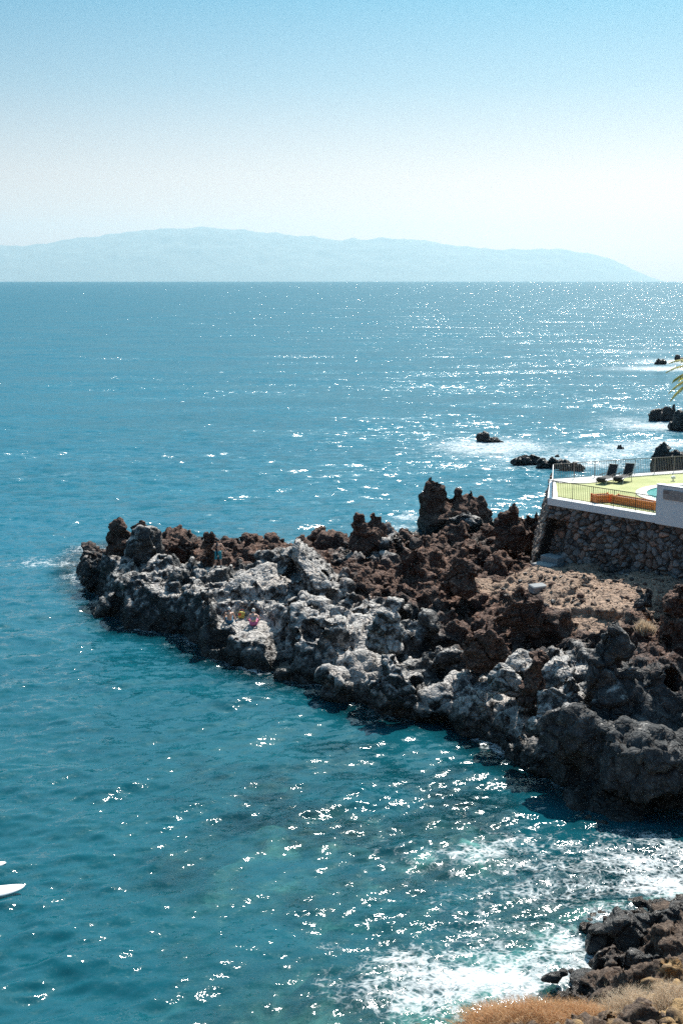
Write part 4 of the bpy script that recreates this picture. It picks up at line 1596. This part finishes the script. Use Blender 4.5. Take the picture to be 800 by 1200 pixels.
# loungers
def make_lounger(label, loc, rz):
    root = thing('sun_lounger', label, 'sun lounger', loc, rz, 'sun loungers on the terrace lawn')
    # +X is the foot end, the backrest rises at -X
    fr = MB()
    for s in (-1, 1):
        fr.tube([(-.35, s * .32, .34), (1.0, s * .32, .34), (1.22, s * .32, .30)], .022, 6)
    for xx in (-.3, .35, 1.2):
        fr.tube([(xx, -.32, .33), (xx, .32, .33)], .02, 6)
    fr.build('frame', M_alu, root)
    st = MB()
    st.box((.42, 0, .362), (1.55, .58, .03), None, .012)
    st.build('seat', M_fabric, root)
    a = R(58)
    L = .82
    rot = Matrix.Rotation(-(math.pi - a), 3, 'Y')
    c = Vector((-.36 - math.cos(a) * L / 2, 0, .36 + math.sin(a) * L / 2))
    bk = MB()
    bk.box(c, (L - .04, .56, .03), rot, .012)
    bk.build('backrest', M_fabric, root)
    bf = MB()
    top = Vector((-.36 - math.cos(a) * L, 0, .36 + math.sin(a) * L))
    bf.tube([(-.36, -.31, .36), (top.x, -.31, top.z), (top.x, .31, top.z), (-.36, .31, .36)], .022, 6)
    bf.tube([(top.x * .7 - .1, -.3, .62), (-.2, -.3, .34)], .014, 5)
    bf.tube([(top.x * .7 - .1, .3, .62), (-.2, .3, .34)], .014, 5)
    bf.build('backrest_frame', M_alu, root)
    for xx, dx in ((-.25, -.06), (1.05, .06)):
        for s in (-1, 1):
            lg = MB()
            lg.tube([(xx, s * .32, .34), (xx + dx, s * .33, 0.0)], .022, 6)
            lg.build('leg', M_alu, root)
    for s in (-1, 1):
        w_ = MB()
        w_.tube([(.62, s * .34, .5), (.15, s * .34, .53), (-.38, s * .34, .52)], .024, 6)
        w_.tube([(.15, s * .34, .34), (.15, s * .34, .53)], .018, 5)
        w_.build('armrest', M_fabric, root)
    # dark fabric box over the foot end
    tb = MB()
    tb.box((1.08, 0, .30), (.34, .6, .30), Matrix.Rotation(.3, 3, 'Y'), .07)
    tb.build('foot_cover', M_fabric, root)
    return root


for px, py, lab in [(713.5, 566, 'left of two black sun loungers on the lawn'), (733, 565, 'right of two black sun loungers, nearer the pool')]:
    p = at_z(px, py, ZT)
    make_lounger(lab, (p.x, p.y + .35, ZT + .004), math.atan2(-1.0, -.72))


# palm beyond the right edge, fronds reaching into view
def palm():
    rng = random.Random(4)
    base = at_z(846, 585, ZT)
    base.y += 1.5
    hgt = at_y(836, 444, base.y).z - ZT
    root = thing('palm_tree', 'palm tree with yellow green fronds at the right edge', 'palm tree', (base.x, base.y, ZT))
    m = MB()
    pts = [(0.12 * math.sin(k * .5), 0, hgt * k / 14) for k in range(15)]
    m.tube(pts, [.24 - .008 * k + (.02 if k % 2 else 0) for k in range(15)], 12)
    m.build('trunk', M_trunk, root, smooth=True)
    top = Vector(pts[-1])
    crown = MB()
    specs = [(math.pi + rng.uniform(-.1, .1) if k == 0 else 2 * math.pi * k / 17 + rng.uniform(-.15, .15)) for k in range(17)] + [math.pi * 1.06, math.pi * .95, math.pi * 1.02]
    for k, a in enumerate(specs):
        L = rng.uniform(3.0, 3.7)
        el = rng.uniform(.25, 1.1) if k < 17 else (.98, .80, .66)[k - 17]
        prev = []
        p = top.copy()
        d = Vector((math.cos(a) * math.cos(el), math.sin(a) * math.cos(el), math.sin(el)))
        seg = 26
        for s in range(seg + 1):
            prev.append(p.copy())
            p = p + d * (L / seg)
            d = (d + Vector((0, 0, -.062))).normalized()
        crown.tube(prev[::2], [.03 * (1 - i / len(prev[::2])) + .005 for i in range(len(prev[::2]))], 4)
        for s in range(3, seg + 1):
            t = (prev[s] - prev[s - 1]).normalized()
            sidev = t.cross(Vector((0, 0, 1))).normalized()
            ll = .62 * math.sin(math.pi * min(1, .18 + .8 * s / seg)) + .10
            for half in (0, .5):
                for sg in (-1, 1):
                    o = prev[s] - t * (L / seg) * half
                    e = o + (sidev * sg * .72 + t * .75 + Vector((0, 0, -.35 + rng.uniform(-.12, .12)))).normalized() * ll
                    wv = t * .036
                    mid = o.lerp(e, .5) + Vector((0, 0, .05))
                    crown.add([o - wv, o + wv, mid + wv * 1.1, e, mid - wv * 1.1], [(0, 1, 2, 4), (4, 2, 3)])
    crown.build('crown', M_palm, root)


palm()


# loose rubble on the dirt forecourt
def rubble():
    rng = np.random.RandomState(77)
    mb = MB()
    k = 0
    while k < 420:
        px, py = rng.uniform(575, 800), rng.uniform(668, 722)
        p = at_z(px, py, 3.8)
        if field(np.array([p.x]), np.array([p.y]))[3][0] < .5:
            k += .2
            continue
        r = .035 + .13 * rng.rand() ** 3
        z = ground_z(p.x, p.y, .17)
        m = Matrix.Rotation(rng.rand() * 6, 3, 'Z') @ Matrix.Rotation(rng.normal() * .4, 3, 'X') @ Matrix.Rotation(rng.normal() * .4, 3, 'Y')
        mb.box((p.x, p.y, z - .02), (r * 2.4, r * 1.8, r * 1.4), m, r * .45)
        k += 1
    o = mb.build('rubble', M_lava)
    me = o.data
    for an, val in (('brown', rng.rand(len(me.vertices) // 32 + 1)), ('dirt', rng.rand(len(me.vertices) // 32 + 1) * .8), ('pale', rng.rand(len(me.vertices) // 32 + 1) * .5)):
        at = me.attributes.new(an, 'FLOAT', 'POINT')
        at.data.foreach_set('value', np.repeat(val, 32)[:len(me.vertices)].astype(np.float32))
    tag(o, 'loose stones strewn over the dirt below the wall', 'rubble', kind='stuff')


rubble()

# ------------------------------------------------------------------ shrubs and tufts
def tuft(name, label, cat, loc, rx, ry, h, n, mat, seed, wid=.008, twig=True, group=None, lean=.5):
    rng = np.random.RandomState(seed)
    v, f = [], []
    root_n = max(8, n // 40)
    roots = [(rng.normal() * rx * .38, rng.normal() * ry * .38) for _ in range(root_n)]
    for k in range(n):
        r0 = roots[k % root_n]
        a = rng.rand() * 2 * math.pi
        out = rng.rand() ** .6
        bx, by = r0[0] + rng.normal() * .05, r0[1] + rng.normal() * .05
        rad = math.hypot(r0[0] / rx, r0[1] / ry)
        hh = h * (1 - .45 * min(1, rad) ** 2) * rng.uniform(.55, 1.05)
        ex = bx + math.cos(a) * out * rx * lean + r0[0] * .35
        ey = by + math.sin(a) * out * ry * lean + r0[1] * .35
        p0, p2 = np.array([bx, by, -.05]), np.array([ex, ey, hh])
        p1 = p0 * .5 + p2 * .5 + np.array([rng.normal() * .05, rng.normal() * .05, hh * .18])
        ang = rng.rand() * math.pi
        wv = np.array([math.cos(ang), math.sin(ang), 0]) * wid
        b = len(v)
        v += [p0 - wv, p0 + wv, p1 + wv, p1 - wv, p2]
        f += [(b, b + 1, b + 2, b + 3), (b + 3, b + 2, b + 4, b + 4)]
        if twig:
            for j in range(4):
                t_ = rng.uniform(.5, 1)
                o = p1 * (1 - t_) + p2 * t_
                e = o + rng.normal(size=3) * np.array([.07, .07, .05]) + np.array([0, 0, .07])
                b = len(v)
                v += [o - wv * .7, o + wv * .7, e]
                f += [(b, b + 1, b + 2, b + 2)]
    me = bpy.data.meshes.new(name)
    me.from_pydata([tuple(p) for p in v], [], [tuple(dict.fromkeys(q)) for q in f])
    me.materials.append(mat)
    return tag(link(name, me, None, loc), label, cat, group)


def on_fg(px, py, Y):
    p = at_y(px, py, Y)
    return p.x, Y


for px, top, Y, rx, ry, lab, mat, nm, n, sd_ in [
        (585, 1188, 25.9, 1.0, .6, 'rust brown dry shrub, leftmost at the bottom edge', M_shrub, 'dry_shrub', 3000, 61),
        (630, 1180, 25.7, .95, .6, 'rust brown dry shrub in the middle of the bottom edge', M_shrub, 'dry_shrub', 3000, 62),
        (672, 1182, 25.8, .75, .5, 'rust brown dry shrub, rightmost of three at bottom edge', M_shrub, 'dry_shrub', 2400, 63),
        (748, 1172, 26.2, .8, .6, 'straw coloured dry grass clump below the ochre earth', M_straw, 'dry_grass', 1900, 64),
        (792, 1160, 26.0, .8, .6, 'tall straw grass clump in the bottom right corner', M_straw, 'dry_grass', 2000, 65),
        (708, 1184, 26.0, .3, .3, 'small pale green tuft between brown shrub and straw grass', M_greengrass, 'grass_tuft', 420, 66)]:
    p = at_y(px, top, Y)
    h = min(max(p.z - fg_z(p.x, p.y) + .1, .4), 1.1)
    tuft(nm, lab, 'shrub' if nm == 'dry_shrub' else 'grass', (p.x, p.y, p.z - h), rx, ry, h * 1.08, n, mat, sd_, .005 if mat is M_shrub else .0045, mat is not M_greengrass,
         'dry plants at the near slope', .42)
for px, py, z, lab, mat, rx, h, sd_ in [(756, 735, 4.0, 'straw coloured tuft on the brown right crest', M_straw, .45, .75, 71), (752, 716, 4.0, 'small orange tuft just below the dirt forecourt', M_orangegrass, .3, .4, 72)]:
    p = at_z(px, py, z)
    tuft('grass_tuft', lab, 'grass', (p.x, p.y, ground_z(p.x, p.y, .3) - .08), rx, rx, h, 420, mat, sd_, .012, False, 'tufts on the headland')


# ------------------------------------------------------------------ people
def cap(P, a, b, ra, rb):
    a, b = np.array(a, np.float32), np.array(b, np.float32)
    d = b - a
    t = np.clip(((P - a) @ d) / max(1e-6, d @ d), 0, 1)
    return np.linalg.norm(P - a - t[:, None] * d, axis=1) - (ra + (rb - ra) * t)


def ell(P, c, r):
    q = (P - np.array(c)) / np.array(r)
    k = np.linalg.norm(q, axis=1)
    return (k - 1) * min(r)


def hand_parts(wrist, direction, palm_n, curl=.5, side=1):
    """palm and five fingers; returns capsules"""
    w = Vector(wrist)
    d = Vector(direction).normalized()
    n = Vector(palm_n)
    n = (n - d * n.dot(d)).normalized()
    s = d.cross(n) * side
    out = [(w, w + d * .05, .024, .030), (w + d * .04 + s * .022, w + d * .085 + s * .026, .017, .014), (w + d * .04 - s * .02, w + d * .085 - s * .024, .017, .014)]
    for k, (o, L) in enumerate(((.030, .072), (.011, .08), (-.009, .075), (-.028, .058))):
        a = w + d * .085 + s * o
        b_ = a + (d * math.cos(curl * .5) + n * math.sin(curl * .5)) * L * .55 + s * o * .15
        c = b_ + (d * math.cos(curl * 1.4) + n * math.sin(curl * 1.4)) * L * .45
        out += [(a - d * .02, b_, .0095, .0088), (b_, c, .0088, .0075)]
    a = w + d * .025 + s * .026
    b_ = a + (d * .6 + s * .75 + n * .25).normalized() * .042
    c = b_ + (d * .85 + s * .35 + n * .35).normalized() * .032
    out += [(a, b_, .013, .011), (b_, c, .011, .009)]
    return out


def person(label, loc, rz, J, skin, clothes, hair, hair_mat, girth=1.0, hvox=.0095, sitting=False):
    """J: joints; forward is +Y. One continuous body by smooth union; clothes are shells over it."""
    root = thing('person', label, 'person', loc, rz)
    V3 = lambda t: np.array(t, np.float32)
    g = girth
    segs = [
        (J['pelvis'], J['waist'], .125 * g, .115 * g), (J['waist'], J['chest'], .115 * g, .135 * g),
        (J['shl'], J['shr'], .062, .062), (J['chest'], J['neck'], .10, .055), (J['neck'], J['head0'], .052, .050)]
    for s in 'lr':
        segs += [(J['hip' + s], J['knee' + s], .088 * g, .056), (J['knee' + s], J['ank' + s], .056, .036),
                 (J['sh' + s], J['elb' + s], .052, .040), (J['elb' + s], J['wri' + s], .040, .026),
                 (J['ank' + s], J['toe' + s], .036, .028), (J['ank' + s], tuple(V3(J['ank' + s]) + V3((0, -.04, -.035))), .036, .034)]
        cx = .5 * (V3(J['hip' + s]) + V3(J['pelvis']))
        segs += [(tuple(cx), J['hip' + s], .11 * g, .095 * g)]
    hands = []
    for s, sg in (('l', 1), ('r', -1)):
        hands += hand_parts(J['wri' + s], J['hdir' + s], J['hn' + s], J.get('curl' + s, .6), sg)
    allp = [V3(p) for a, b, *_ in segs for p in (a, b)] + [V3(J['head'])]
    lo = np.min(allp, 0) - .24
    hi = np.max(allp, 0) + .24
    ax = [np.arange(lo[k], hi[k], hvox) for k in range(3)]
    G = np.stack(np.meshgrid(*ax, indexing='ij'), -1).reshape(-1, 3).astype(np.float32)
    f = np.full(len(G), 1.0, np.float32)
    for a, b, ra, rb in segs:
        f = smin(f, cap(G, a, b, ra, rb), .035)
    H = V3(J['head'])
    fw = V3(J.get('face', (0, 1, 0)))
    fw = fw / np.linalg.norm(fw)
    sdv = np.cross(fw, V3((0, 0, 1)))
    sdv /= np.linalg.norm(sdv)
    upv = np.cross(sdv, fw)
    hd = ell(G, H, (.076, .094, .115))
    hd = smin(hd, cap(G, H + fw * .055 - upv * .075, H + fw * .02 - upv * .07, .035, .05), .03)       # jaw
    hd = smin(hd, cap(G, H + fw * .09 + upv * .005, H + fw * .112 - upv * .03, .009, .014), .012)      # nose
    for sg in (-1, 1):
        hd = smin(hd, ell(G, H + sdv * sg * .078 - upv * .01, (.012, .022, .032)), .008)               # ears
        hd = np.maximum(hd, -(np.linalg.norm(G - (H + fw * .097 + sdv * sg * .032 + upv * .012), axis=1) - .013))
    hd = np.maximum(hd, -cap(G, H + fw * .1 - sdv * .02 - upv * .062, H + fw * .1 + sdv * .02 - upv * .062, .006, .006))   # mouth
    f = smin(f, hd, .02)
    body_noh = f.copy()
    for a, b, ra, rb in hands:
        f = np.minimum(f, cap(G, tuple(a), tuple(b), ra, rb) if True else f)
    shp = tuple(len(a) for a in ax)
    v, q = surface_nets(f.reshape(shp), lo, hvox)
    o = link('body', np_mesh('body', v, q, skin), root)
    for nm, mat, fn, thick in clothes:
        reg = fn(G)                       # negative where cloth covers
        fc = np.maximum(body_noh - thick, reg)
        fc = np.maximum(fc, -(body_noh - thick * .2))
        v, q = surface_nets(fc.reshape(shp), lo, hvox)
        link(nm, np_mesh(nm, v, q, mat), root)
    fh = np.maximum(hd - .016, hair(G, H, fw, upv, sdv))
    v, q = surface_nets(fh.reshape(shp), lo, hvox)
    link('hair', np_mesh('hair', v, q, hair_mat), root)
    for sg in (-1, 1):
        m = MB()
        c = Vector(H + fw * .086 + sdv * sg * .032 + upv * .012)
        m.box(c, (.014, .014, .012), None, .004)
        m.build('eye', M_eye, root)
    return root


def hair_short(G, H, fw, upv, sdv):
    r = G - H
    return np.maximum(r @ fw - .045 - .5 * (r @ upv), -(r @ upv) - .045)


def band(z0, z1):
    return lambda G: np.maximum(z0 - G[:, 2], G[:, 2] - z1)


gz = max(ground_z(STAND.x, STAND.y, .25), 0)
Js = dict(pelvis=(0, 0, .93), waist=(0, .01, 1.10), chest=(0, .0, 1.32), neck=(0, .01, 1.47), head0=(0, .03, 1.54), head=(0, .05, 1.63), face=(-.2, 1, -.35),
          shl=(-.185, 0, 1.40), shr=(.185, 0, 1.40), elbl=(-.36, -.06, 1.17), elbr=(.37, -.06, 1.17), wril=(-.22, .06, 1.02), wrir=(.22, .06, 1.02),
          hdirl=(.55, .25, -.6), hdirr=(-.55, .25, -.6), hnl=(.6, -.2, .3), hnr=(-.6, -.2, .3),
          hipl=(-.095, 0, .90), hipr=(.095, 0, .90), kneel=(-.14, .03, .49), kneer=(.14, .03, .49), ankl=(-.165, 0, .085), ankr=(.165, 0, .085),
          toel=(-.20, .16, .04), toer=(.20, .16, .04))
man = person('bare backed man standing in teal shorts on the grey ridge', (STAND.x, STAND.y, gz - .005), R(8), Js, M_skin,
             [('swim_shorts', M_teal, band(.50, 1.03), .018),
              ('shoe', M_shoe, lambda G: np.maximum(G[:, 2] - .11, G[:, 0]), .014), ('shoe', M_shoe, lambda G: np.maximum(G[:, 2] - .11, -G[:, 0]), .014),
              ('towel', M_navy, lambda G: np.maximum(np.abs(G[:, 0] + .085 - .02 * np.sin(G[:, 2] * 9)) - .036, np.maximum(.74 - G[:, 2], G[:, 2] - 1.47)), .034)],
             hair_short, M_darkhair, 1.0)

Jm = dict(pelvis=(0, 0, .12), waist=(0, -.02, .29), chest=(0, .0, .50), neck=(0, .03, .645), head0=(0, .05, .72), head=(0, .07, .805), face=(0, 1, -.25),
          shl=(-.185, .01, .575), shr=(.185, .01, .575), elbl=(-.27, .10, .33), elbr=(.31, -.02, .32), wril=(-.19, .30, .36), wrir=(.37, .06, .08),
          hdirl=(.3, .9, -.1), hdirr=(.35, .6, -.45), hnl=(0, .2, -1), hnr=(0, -.2, -1), curll=.8, curlr=.15,
          hipl=(-.10, .04, .12), hipr=(.10, .04, .12), kneel=(-.17, .43, .40), kneer=(.17, .43, .38), ankl=(-.15, .66, .085), ankr=(.15, .68, .085),
          toel=(-.17, .83, .045), toer=(.17, .85, .045))
z1 = ground_z(SIT_M.x, SIT_M.y, .3)
person('bare backed white haired man sitting on ledge in blue shorts', (SIT_M.x, SIT_M.y, z1 + .0), R(12), Jm, M_skin,
       [('shorts', M_blueshort, lambda G: np.maximum(np.maximum(G[:, 2] - .235 - .5 * np.clip(G[:, 1], 0, 1), G[:, 1] - .36), -1 - G[:, 2]), .014)], hair_short, M_greyhair, 1.1)
Jw = dict(Jm)
Jw.update(elbl=(-.33, -.02, .36), elbr=(.33, -.02, .36), wril=(-.24, .16, .24), wrir=(.24, .16, .24), hdirl=(.4, .8, .1), hdirr=(-.4, .8, .1), hnl=(.3, .1, -1), hnr=(-.3, .1, -1),
          shl=(-.175, .01, .565), shr=(.175, .01, .565))
z2 = ground_z(SIT_W.x, SIT_W.y, .3)
person('grey haired woman sitting on ledge in pink skirt and patterned top', (SIT_W.x, SIT_W.y, z2 + .0), R(-6), Jw, M_skin2,
       [('skirt', M_pink, lambda G: np.maximum(np.maximum(G[:, 2] - .225 - .5 * np.clip(G[:, 1], 0, 1), G[:, 1] - .40), -1 - G[:, 2]), .022),
        ('top', M_floral, lambda G: np.maximum(np.maximum(.33 - G[:, 2], G[:, 2] - .50), np.abs(G[:, 0]) - .165), .012)],
       lambda G, H, fw, upv, sdv: np.maximum((G - H) @ fw - .045 - .5 * ((G - H) @ upv), -((G - H) @ upv) - .075), M_greyhair, 1.2)


# bags and ropes
def bag(label, loc, mat, flap_mat, s, rz, cat='bag'):
    root = thing('beach_bag', label, cat, loc, rz)
    m = MB()
    m.box((0, 0, .21 * s), (.36 * s, .17 * s, .42 * s), Matrix.Rotation(.10, 3, 'Y'), .05 * s)
    m.build('bag_body', mat, root, smooth=True)
    m = MB()
    m.box((-.10 * s, -.088 * s, .27 * s), (.17 * s, .03 * s, .16 * s), None, .012 * s)
    m.build('pocket', flap_mat, root)
    m = MB()
    m.tube([(-.1 * s, 0, .40 * s), (-.07 * s, .0, .52 * s), (0.03 * s, 0, .56 * s), (.12 * s, 0, .50 * s), (.15 * s, 0, .40 * s)], .014 * s, 6)
    m.build('handle', flap_mat, root)


bag('yellow beach bag with red pocket on ledge between seated couple', (BAG.x, BAG.y, ground_z(BAG.x, BAG.y, .25) - .01), M_yellow, M_red, .95, .1)
p = at_z(155, 652, 2.4)
bag('small red bag lying on the rocks below the tip spires', (p.x, p.y, ground_z(p.x, p.y, .3) - .03), M_red, M_red, .8, .5)
for (a, b_, lab) in [((219, 700), (211, 741), 'thin pale rope hanging down the dark cliff into the water'), ((127, 688), (119, 708), 'short pale rope at the tip beside the low block')]:
    p1 = at_z(*b_, -.1)
    p0 = at_y(*a, p1.y + .15)
    m = MB()
    pts = [p0.lerp(p1, k / 8) + Vector((.04 * math.sin(k * .7), 0, -.05 * math.sin(math.pi * k / 8))) - p1 for k in range(9)]
    m.tube(pts, .03, 6)
    tag(m.build('rope', M_rope, None, p1), lab, 'rope', 'ropes on the headland')


# white boards at the left edge of the cove
def board(label, px, py, rz, L, W):
    p = at_z(px, py, 0.08)
    d = Vector((math.cos(rz), math.sin(rz), 0))
    root = thing('paddleboard', label, 'paddleboard', p - d * L / 2, rz, 'white boards floating on the cove')
    nu, nw = 40, 9
    v, f = [], []
    for k in range(nu + 1):
        t_ = k / nu
        x = -L / 2 + L * t_
        w_ = W / 2 * (max(0, 1 - abs(2 * t_ - 1) ** 3.2)) ** .6 + .002
        rock = .10 * abs(2 * t_ - 1) ** 3
        for j in range(nw):
            a = 2 * math.pi * j / nw
            v.append((x, w_ * math.cos(a), rock + .055 * math.sin(a) * (w_ / (W / 2)) ** .5))
    for k in range(nu):
        for j in range(nw):
            f.append((k * nw + j, k * nw + (j + 1) % nw, (k + 1) * nw + (j + 1) % nw, (k + 1) * nw + j))
    m = MB()
    m.add(v, f + [tuple(range(nw - 1, -1, -1)), tuple(nu * nw + j for j in range(nw))])
    m.build('hull', M_board, root, smooth=True)
    m = MB()
    m.box((-L * .38, 0, -.08), (.16, .012, .14), None, .004)
    m.build('fin', M_iron, root)


board('larger white board nose poking in from the left edge', 30, 1041, R(14), 3.0, .8)
board('white board tip barely in view above the larger one', 8, 1014, R(8), 2.6, .6)

# ------------------------------------------------------------------ sea haze
hz = MB()
hz.box((0, 29000, 1150), (80000, 59000, 2800))
tz = NT("sea_haze")
tz.n.remove(tz.bsdf)
pv = tz.node('ShaderNodeVolumePrincipled')
pv.inputs['Color'].default_value = (0.50, 0.68, 0.76, 1)
pv.inputs['Density'].default_value = 0.0000225
pv.inputs['Anisotropy'].default_value = 0.5
tz.link(pv.outputs[0], tz.out.inputs['Volume'])
ho = hz.build('haze', tz.m)
tag(ho, 'pale sea haze veiling the far island', 'haze', kind='stuff')
